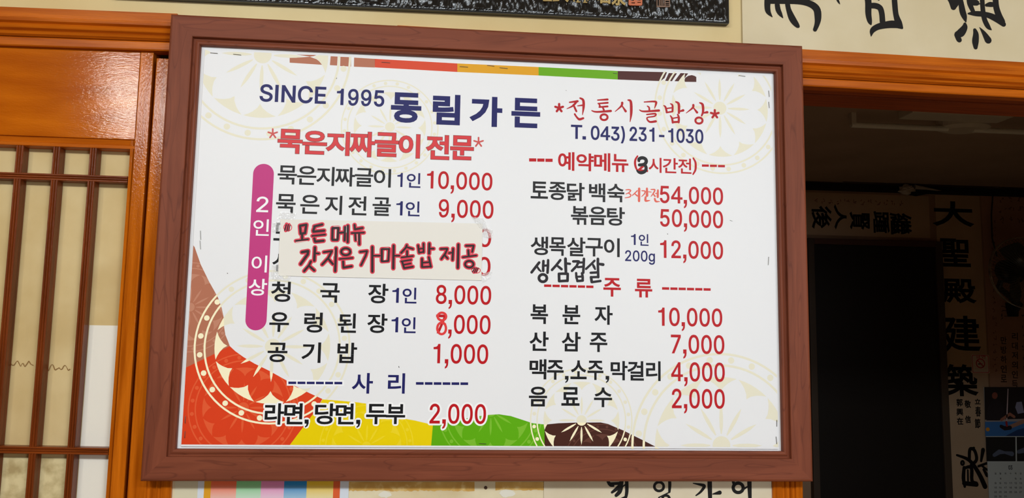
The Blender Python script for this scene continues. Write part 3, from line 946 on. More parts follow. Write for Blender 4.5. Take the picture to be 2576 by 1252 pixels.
line(zB, [('우', 230, 275, 367, 422), ('렁', 484, 277, 613, 427), ('된', 730, 283, 860, 428), ('장', 947, 285, 1088, 430)], BLACK, 1.1)
line(zB, [('1', 1122, 312, 1168, 424), ('인', 1197, 312, 1297, 430)], NAVY, 0.7)
line(zB, [('7,000', 1448, 293, 1845, 438)], RED_I, 0.9, 'price')
line(zB, [('공', 217, 498, 355, 643), ('기', 467, 496, 600, 648), ('밥', 727, 498, 865, 650)], BLACK, 1.1)
line(zB, [('1,000', 1430, 508, 1828, 655)], RED_I, 0.9, 'price')


def dashes(z, x0, y0, x1, y1, n, wfrac, dy, mat, halo=0):
    """n dashes from x0 to x1; y0,y1 rows of the first dash; dy drop over the row"""
    pitch_ = (x1 - x0) / (n - 1 + wfrac)
    for grow_, m, ly in ([(halo, WHITE, 5.0)] if halo else []) + [(0, mat, 6.5)]:
        polys = []
        for k in range(n):
            xa_, xb_ = x0 + pitch_ * k - grow_, x0 + pitch_ * (k + wfrac) + grow_
            ya, yb = y0 + dy * (k / (n - 1)) - grow_, y1 + dy * (k / (n - 1)) + grow_
            polys.append(ccw([z.p(xa_, ya), z.p(xb_, ya + dy * .12), z.p(xb_, yb + dy * .12), z.p(xa_, yb)]))
        on_sheet('dashed_rule', [region(polys)], ly, m)


dashes(zB, 365, 784, 760, 802, 6, 0.86, 2, NAVY, 12)
dashes(zB, 1300, 788, 1682, 807, 6, 0.86, 2, NAVY)
line(zB, [('사', 835, 720, 982, 873), ('리', 1097, 722, 1217, 873)], NAVY, 1.1)
CM = [(0, 0), (30, 0), (30, 28), (22, 48), (4, 60), (2, 50), (12, 42), (14, 30), (0, 30)]
for x, y in ((484, 1062), (862, 1064)):
    HALO_EXTRA += stroke_polys([zB.p(x + 15, y + 12), zB.p(x + 12, y + 45)], [zB.mm(54), zB.mm(42)], 14)
    on_sheet('lettering', [region([ccw([zB.p(x + a, y + b) for a, b in CM])])], 6.5, BLACK)
line(zB, [('라', 196, 942, 330, 1100), ('면', 338, 942, 468, 1098), ('당', 563, 943, 712, 1098), ('면', 714, 944, 842, 1098), ('두', 938, 947, 1080, 1097), ('부', 1083, 948, 1219, 1096)], BLACK, 1.3, halo=4.6)
HALO_EXTRA.clear()
line(zB, [('2,000', 1402, 947, 1812, 1094)], RED_I, 1.0, 'price', halo=4.6)

# right column
on_sheet('lettering', [ink(z5, [([(448, 672), (492, 674)], 1)])], 6.4, NAVY)
line(z5, [('T', 427, 668, 515, 782), ('.', 518, 672, 545, 786)], NAVY, 1.0)
line(z5, [('043)', 583, 676, 852, 797)], NAVY, 1.0)
line(z5, [('231-1030', 888, 684, 1470, 818)], NAVY, 1.0)
zt = Zm(SP, 1340, 220, 5.152)
T1 = [
    ([(478, 192), (582, 178)], [18, 30]), ([(565, 188), (520, 238), (442, 276)], [30, 24, 8]), ([(528, 222), (545, 262), (566, 308)], [20, 26, 26]), ([(582, 238), (645, 230)], [12, 22]),
    ([(615, 138), (655, 165), (660, 250), (645, 355)], [22, 32, 32, 8]), ([(545, 345), (572, 385), (605, 412), (655, 398)], [24, 24, 32, 28]),
    ([(842, 163), (970, 155)], [16, 28]), ([(848, 208), (972, 198)], [18, 26]), ([(862, 212), (872, 245)], [20, 24]), ([(862, 254), (970, 245)], [20, 26]),
    ([(905, 250), (922, 290)], [20, 26]), ([(766, 300), (830, 316), (1012, 304)], [14, 24, 32]), (oval(925, 385, 45, 37), 28),
    ([(1160, 198), (1148, 240), (1068, 312)], [32, 26, 8]), ([(1160, 240), (1205, 308)], [16, 32]), ([(1236, 163), (1272, 185), (1277, 330), (1262, 445)], [18, 34, 34, 8]),
    ([(1445, 188), (1585, 182), (1598, 212), (1578, 270)], [14, 26, 28, 8]), ([(1485, 240), (1508, 258), (1512, 290)], [14, 22, 24]), ([(1385, 290), (1440, 310), (1636, 298)], [12, 24, 32]),
    ([(1478, 350), (1588, 340), (1580, 372), (1482, 392), (1515, 445), (1595, 438)], [18, 24, 20, 18, 26, 32]),
    ([(1700, 235), (1722, 255), (1738, 322)], [16, 26, 28]), ([(1785, 210), (1812, 232), (1812, 308)], [14, 26, 26]), ([(1732, 272), (1810, 262)], 18), ([(1734, 324), (1812, 312)], 22),
    ([(1855, 186), (1893, 215), (1895, 330)], [20, 34, 30]), ([(1905, 310), (1950, 296)], [18, 34]), ([(1785, 365), (1806, 400), (1815, 455)], [16, 26, 28]), ([(1880, 350), (1894, 390), (1892, 452)], [22, 30, 28]),
    ([(1810, 400), (1890, 386)], 18), ([(1818, 450), (1892, 444)], 28),
    ([(2082, 228), (2072, 265), (1988, 332)], [32, 26, 8]), ([(2085, 265), (2130, 323)], [16, 32]), ([(2165, 198), (2202, 222), (2208, 310), (2190, 365)], [18, 34, 32, 22]), ([(2212, 330), (2262, 320)], [18, 34]), (oval(2155, 428, 46, 39), 28),
]
on_sheet('lettering', [ink(zt, T1), ink(zt, star(343, 266, 52, 30), smooth=False), ink(zt, star(2360, 345, 52, 30), smooth=False)], 6.5, ink_mat('brush_red', (180, 28, 34)))

dashes(zC, 105, 95, 305, 122, 3, 0.88, 3, RED_I)
line(zC, [('예', 352, 38, 490, 202), ('약', 508, 50, 655, 206), ('메', 658, 47, 796, 210), ('뉴', 810, 57, 950, 214)], RED_I, 1.1)
z7 = Zm(SP, 1560, 380, 8.943)
line(z7, [('시', 640, 142, 932, 490), ('간', 960, 150, 1300, 500), ('전', 1305, 160, 1605, 512)], RED_I, 0.7)
line(z7, [('2', 385, 125, 628, 470)], RED_I, 0.9)
on_sheet('lettering', [ink(z7, [([(392, 112), (345, 190), (335, 280), (355, 370), (385, 430)], [36, 46, 50, 46, 34]), ([(1645, 158), (1690, 240), (1700, 330), (1690, 430), (1640, 520)], [36, 46, 50, 46, 34])])], 6.5, RED_I)
dashes(z7, 1840, 298, 2357, 350, 3, 0.86, 12, RED_I)
line(zC, [('토', 120, 290, 265, 440), ('종', 273, 294, 418, 452), ('닭', 427, 300, 577, 460), ('백', 615, 304, 753, 468), ('숙', 770, 310, 915, 470)], GREY, 1.0)
line(zC, [('54,000', 1218, 328, 1757, 491)], RED_I, 0.9, 'price')
line(zC, [('볶', 462, 500, 608, 662), ('음', 615, 504, 760, 664), ('탕', 768, 508, 920, 670)], GREY, 1.0)
line(zC, [('50,000', 1220, 526, 1757, 690)], RED_I, 0.9, 'price')
line(zC, [('생', 120, 758, 266, 920), ('목', 278, 765, 415, 925), ('살', 430, 765, 584, 930), ('구', 585, 771, 732, 932), ('이', 742, 772, 876, 936)], GREY, 1.0)
line(zC, [('1', 972, 738, 1012, 832), ('인', 1038, 738, 1122, 840)], NAVY, 0.5)
line(zC, [('200g', 922, 877, 1176, 975)], NAVY, 0.5)
line(zC, [('12,000', 1220, 791, 1757, 955)], RED_I, 0.9, 'price')
z6 = Zm(SP, 1320, 640, 10.733)
dashes(z6, 523, 806, 1855, 872, 6, 0.857, 28, RED_I)
line(zD, [('주', 620, 24, 745, 160), ('류', 846, 30, 970, 166)], RED_I, 1.2)
dashes(zD, 1040, 91, 1388, 109, 6, 0.86, 7, RED_I)
line(zD, [('복', 100, 213, 223, 355), ('분', 328, 218, 454, 357), ('자', 558, 220, 686, 361)], BLACK, 1.1)
line(zD, [('10,000', 1012, 236, 1472, 375)], RED_I, 0.9, 'price')
line(zD, [('산', 93, 407, 227, 548), ('삼', 323, 410, 457, 552), ('주', 523, 416, 648, 556)], BLACK, 1.1)
line(zD, [('7,000', 1103, 430, 1487, 570)], RED_I, 0.9, 'price')
line(zD, [('맥', 92, 605, 211, 751), ('주', 217, 612, 335, 754), ('소', 385, 614, 500, 750), ('주', 507, 616, 620, 756), ('막', 672, 618, 793, 758), ('걸', 793, 619, 910, 760), ('리', 925, 620, 1030, 763)], BLACK, 1.1)
for x in (345, 636):
    on_sheet('lettering', [region([ccw([zD.p(x + a * 0.85, 726 + b * 0.85) for a, b in CM])])], 6.5, BLACK)
line(zD, [('4,000', 1105, 627, 1490, 768)], RED_I, 0.9, 'price')
line(zD, [('음', 88, 802, 216, 945), ('료', 320, 805, 449, 940), ('수', 553, 808, 682, 950)], BLACK, 1.1)
line(zD, [('2,000', 1110, 818, 1490, 960)], RED_I, 0.9, 'price')

# pink capsule with white lettering
pa, pb = SP.p(664, 438), SP.p(643, 805)
cxm = (SP.p(664.5, 500)[0] + SP.p(643, 800)[0]) / 2
hw_ = (SP.p(690, 440)[0] - SP.p(637.7, 440)[0]) / 2
ztp, zbt = SP.p(664, 412)[1], SP.p(643, 830.5)[1]
cxm = (SP.p(664, 440)[0] + SP.p(642.8, 805)[0]) / 2
pill = [(cxm + hw_ * math.cos(t), ztp - hw_ + hw_ * math.sin(t)) for t in [math.pi * k / 16 for k in range(17)]]
pill += [(cxm + hw_ * math.cos(t), zbt + hw_ + hw_ * math.sin(t)) for t in [math.pi + math.pi * k / 16 for k in range(17)]]
on_sheet('capsule', [region([ccw(pill)])], 5.2, ink_mat('magenta', (194, 60, 128)))
line(zA, [('2', 175, 357, 282, 507), ('인', 145, 570, 288, 732), ('이', 128, 915, 268, 1080)], WHITE, 0.5)
line(zB, [('상', 78, 30, 206, 156)], WHITE, 0.7)

# handwriting in marker on the sheet
MARK = ink_mat('marker_black', (44, 40, 44))
H1 = [([(390, 215), (300, 330), (185, 480)], 72), ([(330, 320), (390, 410), (440, 455)], [55, 60, 40]), ([(505, 175), (498, 300), (498, 440)], 72), ([(632, 150), (628, 300), (615, 490)], [66, 72, 72]), ([(520, 300), (620, 292)], 60), (oval(490, 635, 108, 100), 76),
      ([(960, 150), (850, 290), (735, 415)], 70), ([(870, 295), (935, 345), (995, 395)], [55, 70, 70]), ([(1100, 112), (1105, 300), (1112, 480)], [80, 84, 76]), ([(1130, 240), (1220, 250)], 66), ([(925, 520), (1030, 515), (1160, 520)], 70), ([(1160, 520), (1155, 710)], 74), ([(925, 520), (930, 715)], 76), ([(930, 718), (1155, 706)], 72),
      ([(1310, 185), (1440, 182)], 70), ([(1460, 185), (1400, 310), (1275, 440)], 70), ([(1440, 218), (1600, 210)], 60), ([(1430, 340), (1590, 325)], 60), ([(1598, 115), (1590, 300), (1580, 490)], 72), ([(1388, 500), (1395, 620), (1425, 710)], 66), ([(1545, 505), (1565, 600), (1565, 700)], 70), ([(1400, 600), (1560, 592)], 58), ([(1420, 715), (1568, 702)], 68),
      ([(1885, 165), (1770, 280), (1655, 388)], 62), ([(1830, 250), (1870, 330), (1900, 395)], [50, 76, 50]), ([(1975, 118), (1975, 300), (1985, 610)], [76, 72, 72]), ([(1990, 252), (2115, 270)], [66, 84]), ([(1780, 492), (1985, 480)], 66), ([(1985, 605), (1785, 612)], 64), ([(1790, 612), (1810, 740)], 76), ([(1810, 745), (2045, 712)], 66)]
on_sheet('handwriting', [ink(z6, H1, smooth=False)], 7.2, MARK)
H3 = [([(425, 225), (425, 180), (490, 150), (560, 170), (588, 225), (560, 285), (500, 305), (432, 310)], [50, 76, 76, 76, 78, 76, 70, 70]), ([(545, 300), (585, 370), (560, 450), (480, 485), (415, 470), (375, 435)], [70, 72, 74, 76, 60, 30])]
on_sheet('handwriting', [ink(z7, H3)], 7.2, ink_mat('fresh_marker_black', (28, 26, 27)))
H4 = [([(128, 872), (190, 865), (238, 885), (200, 930), (130, 965)], [20, 26, 28, 24, 18]), ([(190, 945), (240, 985), (215, 1030), (110, 1050)], [24, 28, 26, 16]),
      ([(385, 890), (335, 940), (275, 995)], [26, 26, 22]), ([(325, 955), (385, 1005)], [24, 34]), ([(428, 845), (425, 1120)], [54, 54]),
      ([(488, 890), (560, 900), (545, 960), (485, 1020)], [22, 28, 26, 16]), ([(603, 840), (605, 1000)], [44, 60]), ([(640, 915), (700, 920)], [20, 18]), ([(572, 1035), (575, 1115), (670, 1108)], [44, 50, 16]),
      ([(692, 862), (780, 868), (745, 950), (695, 1018)], [20, 32, 30, 16]), ([(745, 960), (785, 1015)], [26, 36]), ([(800, 952), (850, 945)], 24), ([(850, 880), (845, 1030)], [42, 50]), ([(778, 1070), (805, 1130), (890, 1132)], [40, 44, 14])]
on_sheet('handwriting', [ink(z7, H4)], 7.2, ink_mat('coral_marker', (228, 104, 88)))
on_sheet('handwriting', [ink(zB, [(oval(1490, 308, 31, 28), 18), (oval(1488, 395, 32, 42), 18), ([(1462, 320), (1515, 365)], 16)])], 7.2, ink_mat('red_marker', (226, 62, 62)))

# staples
M_STEEL = flat('staple_steel', (120, 118, 112), 0.35, 0.5, 0.9)
def staple(a, b):
    p, q = P(a[0], a[1], YS - 0.0014), P(b[0], b[1], YS - 0.0014)
    MB().tube([p + Vector((0, 0.0022, 0)), p, q, q + Vector((0, 0.0022, 0))], 0.00045, 5).build('staple', M_STEEL, sheet)
for a, b in (((529, 132.5), (547, 134)), ((587, 136), (606, 138)), ((1859, 189.5), (1875, 191.5)), ((1934, 228), (1935.5, 243)), ((1934, 256), (1935.5, 271)), ((504, 580), (505, 602)), ((503, 605), (504.5, 626)),
             ((466.5, 1046), (465.5, 1064)), ((465.5, 1084), (464.5, 1101)), ((1954.5, 1056), (1954.5, 1072)), ((1952.5, 1098), (1954.5, 1116)), ((1934, 646), (1933, 666)), ((960, 156), (981, 157.5)), ((1157, 167), (1177, 168.5)), ((1226, 164), (1243, 166)), ((1257, 170), (1277, 172)), ((1206, 1115), (1223, 1116)), ((1543, 183.5), (1552, 184.5))):
    staple(a, b)
# specks of dirt
on_sheet('dirt_speck', [ink(Zm(SP, 0, 0, 1), [([(572, 687), (572.6, 687.5)], 2), ([(847, 196), (846, 198)], 1.4), ([(1003, 921), (1004, 924)], 1.6), ([(1679, 588), (1679.5, 588.5)], 2), ([(1836, 554), (1842, 556)], 1.0), ([(1424, 227), (1424.2, 228)], 1.2)])], 6.5, ink_mat('speck', (70, 66, 62)))

# ------------------------------------------------------------------ taped paper note
YN = YS - 0.0016
NP = Plane(YN)
n_tl, n_tr, n_br, n_bl = P(705.4, 551, YN), P(1214.4, 562, YN), P(1211, 704.9, YN), P(699, 693.4, YN)
note = empty('paper_note', ((n_bl.x + n_br.x) / 2, YN, n_bl.z), 'cream paper note handwritten in black outlined with red, taped over the left price rows', 'note')
mb = MB()
top = [n_tl, n_tr, n_br, n_bl]
mb.add([Vector((p.x, YN, p.z)) for p in top] + [Vector((p.x, YN + 0.0006, p.z)) for p in top], [(0, 1, 2, 3), (7, 6, 5, 4), (0, 4, 5, 1), (1, 5, 6, 2), (2, 6, 7, 3), (3, 7, 4, 0)])
npaper = mb.build('note_paper', flat('cream_card', (232, 228, 219), 0.6, 0.2), note)
zN = Zm(NP, 680, 540, 4.519)
W_ = 27
HN = [([(338, 125), (345, 215)], W_), ([(338, 125), (410, 112), (395, 210)], W_), ([(345, 215), (395, 208)], W_), ([(362, 215), (362, 280)], W_), ([(290, 297), (430, 278)], W_ - 8),
      ([(500, 132), (590, 110)], W_), ([(505, 135), (488, 182)], W_), ([(490, 192), (612, 180)], W_), ([(478, 240), (622, 225)], W_ - 6), ([(500, 268), (510, 305), (605, 295)], W_),
      ([(708, 155), (705, 278)], W_), ([(708, 152), (775, 150), (765, 280)], W_), ([(708, 285), (762, 285)], W_), ([(790, 205), (840, 200)], W_ - 4), ([(850, 140), (845, 290)], W_), ([(882, 125), (880, 310)], W_),
      ([(958, 115), (962, 165), (1048, 150)], W_ - 2), ([(925, 208), (1065, 203)], W_ - 6), ([(965, 212), (970, 290)], W_ - 4), ([(1010, 212), (1012, 335)], W_ - 2),
      ([(360, 425), (430, 412), (425, 450), (345, 560)], W_ + 2), ([(508, 372), (500, 520)], W_ + 2), ([(512, 438), (552, 440)], W_ - 6), ([(462, 530), (440, 575), (385, 640)], W_ - 2), ([(440, 580), (500, 632)], W_ - 2),
      ([(608, 425), (700, 412)], W_ - 4), ([(700, 412), (660, 490), (590, 565)], W_ - 2), ([(655, 495), (712, 560)], W_ - 2), ([(748, 380), (738, 640)], W_),
      (oval(858, 420, 52, 40), W_ - 2), ([(790, 502), (935, 490)], W_ - 8), ([(828, 530), (832, 600), (925, 585)], W_ - 2),
      ([(1022, 422), (1100, 412), (1085, 465), (1032, 572)], W_ - 4), ([(1160, 365), (1160, 645)], W_), ([(1168, 465), (1245, 465)], W_ - 8),
      ([(1268, 392), (1268, 525)], W_), ([(1268, 390), (1350, 388), (1342, 520)], W_ - 4), ([(1268, 530), (1342, 525)], W_ - 6), ([(1402, 350), (1398, 608)], W_), ([(1408, 465), (1468, 465)], W_ - 8),
      ([(1552, 345), (1540, 375), (1488, 432)], W_ - 4), ([(1560, 370), (1622, 388)], W_ - 6), ([(1555, 412), (1555, 462)], W_ - 4), ([(1492, 485), (1622, 468)], W_ - 8), ([(1490, 530), (1600, 512)], W_ - 8), ([(1500, 535), (1522, 606), (1620, 590)], W_ - 4), ([(1515, 568), (1595, 553)], W_ - 8),
      ([(1680, 348), (1692, 432)], W_ - 4), ([(1742, 328), (1742, 425)], W_ - 4), ([(1690, 388), (1740, 382)], W_ - 10), ([(1694, 430), (1742, 422)], W_ - 8), ([(1808, 328), (1805, 440)], W_), ([(1812, 385), (1858, 385)], W_ - 6), ([(1725, 500), (1725, 592)], W_ - 2), ([(1802, 482), (1825, 590)], W_ - 4), ([(1728, 545), (1812, 538)], W_ - 8), ([(1728, 594), (1828, 588)], W_ - 6),
      ([(1938, 388), (2012, 385)], W_ - 4), ([(2012, 388), (1990, 440), (1945, 502)], W_ - 4), ([(1985, 462), (2015, 495)], W_ - 4), ([(2030, 435), (2065, 430)], W_ - 8), ([(2078, 385), (2072, 512)], W_ - 2), ([(2138, 338), (2132, 602)], W_),
      ([(2225, 352), (2312, 350), (2295, 420)], W_ - 4), ([(2250, 405), (2255, 462)], W_ - 2), ([(2188, 482), (2342, 462)], W_ - 8), (oval(2262, 562, 48, 38), W_ - 4)]
HQ = [([(182, 112), (165, 175)], 14), ([(205, 112), (190, 182)], 14), ([(225, 120), (210, 180)], 10), ([(2322, 608), (2298, 650)], 12), ([(2342, 605), (2320, 655)], 12), ([(2362, 605), (2340, 652)], 12)]
rings_ = [([(oval(198, 143, 46, 42)[i]) for i in range(15)], 9), (oval(2338, 632, 50, 32), 9)]
MB().flat2d([ink(zN, HN, extra=29, smooth=False), ink(zN, rings_ + [([(185, 105), (175, 180)], 40), ([(215, 108), (205, 178)], 30), ([(2335, 610), (2315, 650)], 44), ([(2358, 612), (2340, 648)], 30)])], YN - 0.00015).build('handwriting', ink_mat('note_red', (222, 66, 84)), npaper, recalc=False)
# slim gaps where the red contour stands off the black strokes
MB().flat2d([ink(zN, [(a, b) for a, b in [([(292, 311), (425, 300)], 6), ([(868, 130), (864, 200)], 7), ([(930, 380), (938, 440)], 6), ([(745, 165), (743, 265)], 14), ([(990, 225), (990, 300)], 5), ([(1292, 380), (1345, 376)], 5), ([(1308, 415), (1302, 505)], 22), ([(725, 400), (720, 470)], 5), ([(860, 418), (866, 418)], 22), ([(720, 132), (790, 134)], 5)]], smooth=False)], YN - 0.00028).build('paper_gap', flat('cream_card', (232, 228, 219), 0.6, 0.2), npaper, recalc=False)
MB().flat2d([ink(zN, HN + HQ, smooth=False)], YN - 0.00022 - 0.00012).build('handwriting', ink_mat('note_black', (52, 40, 42)), npaper, recalc=False)

M_TAPE = bpy.data.materials.new('clear_tape')
M_TAPE.use_nodes = True
tb = M_TAPE.node_tree.nodes['Principled BSDF']
tb.inputs['Base Color'].default_value = (0.95, 0.95, 0.95, 1)
tb.inputs['Roughness'].default_value = 0.08
tb.inputs['Alpha'].default_value = 0.34
tb.inputs['Specular IOR Level'].default_value = 0.8
def tape(pts, wr, seed):
    """crumpled strip of clear tape over a pixel quad"""
    rr = random.Random(seed)
    n, m = 14, 8
    vs = []
    for i in range(n + 1):
        for j in range(m + 1):
            u, v = i / n, j / m
            a = [pts[0][k] * (1 - u) + pts[1][k] * u for k in (0, 1)]
            b = [pts[3][k] * (1 - u) + pts[2][k] * u for k in (0, 1)]
            q = [a[k] * (1 - v) + b[k] * v for k in (0, 1)]
            edge = (i in (0, n) or j in (0, m))
            p = P(q[0] + (rr.uniform(-1, 1) if edge else 0), q[1] + (rr.uniform(-1, 1) if edge else 0), YN - 0.0005)
            p.y -= abs(rr.gauss(0, wr)) * (0.4 if edge else 1)
            vs.append(p)
    fs = [(i * (m + 1) + j, (i + 1) * (m + 1) + j, (i + 1) * (m + 1) + j + 1, i * (m + 1) + j + 1) for i in range(n) for j in range(m)]
    mb = MB()
    mb.add(vs, fs)
    mb.build('tape', M_TAPE, note, recalc=False)
tape([(706, 532), (746, 535), (738, 553), (697, 550)], 0.0004, 1)
tape([(1186, 545), (1214, 548), (1240, 590), (1206, 572)], 0.0011, 2)
tape([(1214, 570), (1240, 578), (1238, 600), (1216, 596)], 0.0009, 3)
tape([(686, 560), (706, 556), (706, 582), (684, 584)], 0.0005, 4)
tape([(684, 668), (703, 664), (700, 700), (682, 702)], 0.0005, 5)
tape([(690, 690), (732, 696), (728, 707), (690, 705)], 0.0003, 6)
tape([(1210, 690), (1240, 680), (1232, 700), (1212, 712)], 0.0002, 7)

# ------------------------------------------------------------------ carved black signboard above
SY = 0.027                                             # front face of the signboard
sgr = P(1834, 59, SY)
sga = P(524, 0, SY)
SX0, SX1 = -0.72, sgr.x
sgs = (sgr.z - sga.z) / (sgr.x - sga.x)
SZ0 = sgr.z
SZ1 = SZ0 + 0.34
sign = empty('signboard', ((SX0 + SX1) / 2, 0.03, SZ0), 'black carved wooden signboard with gold lettering above the menu board', 'signboard')
m = noise_mat('black_lacquer', (7, 7, 8), (12, 12, 13), scale=(1, 1, 1), nscale=20, rough=0.16, spec=0.5, bump=0.6, bscale=(420, 420, 130), bns=1.0, bdist=0.0009)
mb = MB()
nx, nz = 560, 26
rr = random.Random(11)
from mathutils import noise as mn
vs = []
zs_ = [SZ0 + 0.001 + 0.05 * j / nz for j in range(nz + 1)] + [SZ0 + 0.16, SZ1]
for i in range(nx + 1):
    x = SX0 + (SX1 - SX0) * i / nx
    for z in zs_:
        edge = min(1, max(0, (z - SZ0 - 0.004) / 0.003)) * min(1, max(0, (SX1 - x - 0.004) / 0.003))
        h = mn.noise(Vector((x * 260, z * 75, 1.3))) * 0.0016 + mn.noise(Vector((x * 90, z * 60, 5.1))) * 0.0012
        h = max(-0.0012, h)
        vs.append((x, SY - 0.0005 - edge * (h + 0.0008), z + sgs * (x - SX1)))
n1 = len(zs_)
fs = [(i * n1 + j, (i + 1) * n1 + j, (i + 1) * n1 + j + 1, i * n1 + j + 1) for i in range(nx) for j in range(n1 - 1)]
mb.add(vs, fs)
mb.build('carved_face', m, sign, smooth=False, recalc=False)
mb = MB()
mb.rings([[(x, SY + 0.0005, SZ0 + sgs * (x - SX1)), (x, YW - 0.0005, SZ0 + sgs * (x - SX1)), (x, YW - 0.0005, SZ1 + sgs * (x - SX1)), (x, SY + 0.0005, SZ1 + sgs * (x - SX1))] for x in (SX0, SX1)])
mb.build('panel', flat('black_panel_edge', (22, 20, 19), 0.4, 0.5), sign)
GP = Plane(SY - 0.0035)
zS = Zm(GP, 1340, 0, 4.954)
M_GOLD = flat('gold_paint', (160, 134, 76), 0.4, 0.5, 0.35)


def raised(tris, y, depth, name, mat, parent):
    """thick letters: flat region extruded backwards"""
    mb = MB()
    for vs, fs in tris:
        cnt = {}
        for f in fs:
            for k in range(len(f)):
                cnt[(f[k - 1], f[k])] = 1
        n = len(vs)
        V = [(a, y, b) for a, b in vs] + [(a, y + depth, b) for a, b in vs]
        Fc = list(fs) + [(a, a + n, b + n, b) for a, b in cnt if (b, a) not in cnt]
        mb.add(V, Fc)
    return mb.build(name, mat, parent, recalc=False)


raised(text(zS, '若', 800, -190, 985, 48, 1.3) + text(zS, '泉', 985, -170, 1160, 72, 1.3), GP.y, 0.0035, 'gold_lettering', M_GOLD, sign)
raised([ink(zS, [([(135, 5), (235, 8)], 14), ([(255, 9), (325, 4), (335, -20)], 14), ([(160, -60), (165, 0)], 14), ([(200, -60), (205, 0)], 14), ([(405, -10), (430, 18), (448, -10)], 16), ([(512, 10), (520, 12)], 16), ([(560, -60), (562, 20)], 18), ([(545, 24), (592, 24)], 12),
                 ([(650, -60), (652, 22)], 18), ([(634, 28), (676, 28)], 12), ([(670, -40), (690, 4)], 12)], smooth=False)], GP.y, 0.0035, 'gold_lettering', M_GOLD, sign)
sq = lambda x0, y0, x1, y1: ccw([zS.p(x0, y0), zS.p(x1, y0), zS.p(x1, y1), zS.p(x0, y1)])
seal = [([(1212, 50), (1350, 52)], 34)]
raised([region(stroke_polys([zS.p(1215, 45), zS.p(1345, 48)], zS.mm(44), 12) + [sq(1196, -120, 1366, 45)], outside=[sq(1225, -100, 1262, 8), sq(1230, 30, 1275, 42), sq(1300, -80, 1345, 5), sq(1305, 24, 1348, 34)])],
       GP.y, 0.003, 'red_seal', flat('seal_orange', (188, 98, 56), 0.45, 0.4), sign)
raised([region([sq(1545, -140, 1712, 88)], outside=[sq(1556, -130, 1574, 72), sq(1586, -130, 1596, 70), sq(1608, -130, 1618, 74), sq(1630, -130, 1642, 74), sq(1656, 10, 1700, 28), sq(1656, 40, 1700, 56), sq(1666, -120, 1680, -5), sq(1655, 66, 1700, 76)])],
       GP.y, 0.003, 'faded_seal', flat('seal_faded', (120, 90, 70), 0.5, 0.4), sign)

# ------------------------------------------------------------------ calligraphy banner, upper right
BYY = YW - 0.0035
M_BAN = noise_mat('banner_paper', (206, 190, 154), (216, 202, 170), nscale=5, rough=0.85, spec=0.1)
bl = P(1868, 119, BYY)
br_ = P(2576, 159, BYY)
ban_root = empty('calligraphy_banner', (1.1, BYY, bl.z), 'wide white paper banner with large black brush characters above the dark doorway', 'banner')
bx0, bx1 = bl.x, bl.x + 1.3
zt0 = lambda x: hl.z + sr * (x - hl.x) + 0.0012
nx, nz = 160, 60
vs = []
for i in range(nx + 1):
    x = bx0 + (bx1 - bx0) * i / nx
    for j in range(nz + 1):
        zb_ = zt0(x)
        z = zb_ + (CEIL_Z - 0.05 - zb_) * (j / nz) ** 1.6
        h = 0.0005 * mn.noise(Vector((x * 9, z * 12, 0.4))) + 0.00015 * mn.noise(Vector((x * 40, z * 50, 3)))
        # two shallow creases
        ca = math.hypot(x - P(2560, -60, BYY).x, z - P(2560, -60, BYY).z)
        vs.append((x, BYY - 0.0012 - h - 0.0007 * math.exp(-((ca - 0.205) / 0.004) ** 2), z))
fs = [(i * (nz + 1) + j, (i + 1) * (nz + 1) + j, (i + 1) * (nz + 1) + j + 1, i * (nz + 1) + j + 1) for i in range(nx) for j in range(nz)]
MB().add(vs, fs).build('banner_paper', M_BAN, ban_root, smooth=True, recalc=False)
BP = Plane(BYY - 0.0019)
M_INK = flat('brush_ink_black', (26, 24, 23), 0.7, 0.2)
zb1 = Zm(BP, 1900, 0, 8.587)
zb2 = Zm(BP, 2180, 0, 6.505)
C1 = [([(255, -60), (270, 5), (262, 120), (280, 250), (365, 362)], [130, 140, 126, 110, 18]), ([(470, 40), (492, 200), (540, 300), (600, 388)], [100, 112, 90, 12]), ([(695, 60), (720, 200), (800, 400), (900, 540), (945, 580)], [108, 110, 150, 110, 30]),
      ([(260, 20), (640, 30), (980, 40), (1200, 90), (1330, 200), (1355, 380), (1335, 520), (1290, 640)], [120, 110, 120, 150, 160, 146, 110, 86]), ([(260, -60), (1250, -50)], 110), ([(1775, -10), (1800, 40), (1828, 86)], [50, 44, 12])]
C2 = [([(20, -60), (30, 60), (30, 220), (50, 340), (70, 395)], [110, 104, 98, 80, 30]), ([(80, 92), (150, 95), (220, 130), (250, 220), (262, 360)], [90, 96, 96, 92, 92]), ([(455, -60), (462, 60), (482, 240), (530, 380), (580, 455)], [88, 90, 90, 110, 40]),
      ([(75, 590), (95, 500), (180, 440), (330, 405), (470, 400), (575, 455)], [14, 80, 96, 112, 118, 40]), ([(140, -60), (200, -5)], 30)]
C3 = [([(1400, -60), (1430, 10), (1420, 120)], [190, 190, 90]), ([(1500, -60), (1540, 20), (1570, 180), (1600, 270), (1625, 358)], [120, 90, 104, 90, 20]), ([(1610, 392), (1605, 450), (1540, 540), (1480, 570), (1515, 650)], [50, 96, 130, 90, 90]),
      ([(1772, 490), (1790, 560), (1782, 680), (1785, 775)], [56, 92, 108, 66]), ([(1850, 448), (1920, 540), (1990, 655)], [10, 70, 116]), ([(1680, -60), (1690, 60), (1745, 190)], [90, 90, 70]), ([(1700, 40), (1800, 45)], 96), ([(1800, 60), (1850, 62)], [60, 20]),
      ([(1668, 222), (1780, 222), (1960, 240), (2110, 300), (2240, 395)], [30, 84, 90, 110, 86]), ([(1890, -60), (1900, 120), (1925, 300), (1985, 430), (2040, 485)], [80, 78, 84, 80, 20]), ([(2110, -60), (2120, 100), (2160, 240), (2215, 350)], [96, 100, 110, 110]), ([(1960, 85), (2030, 72), (2110, 80)], [50, 84, 60])]
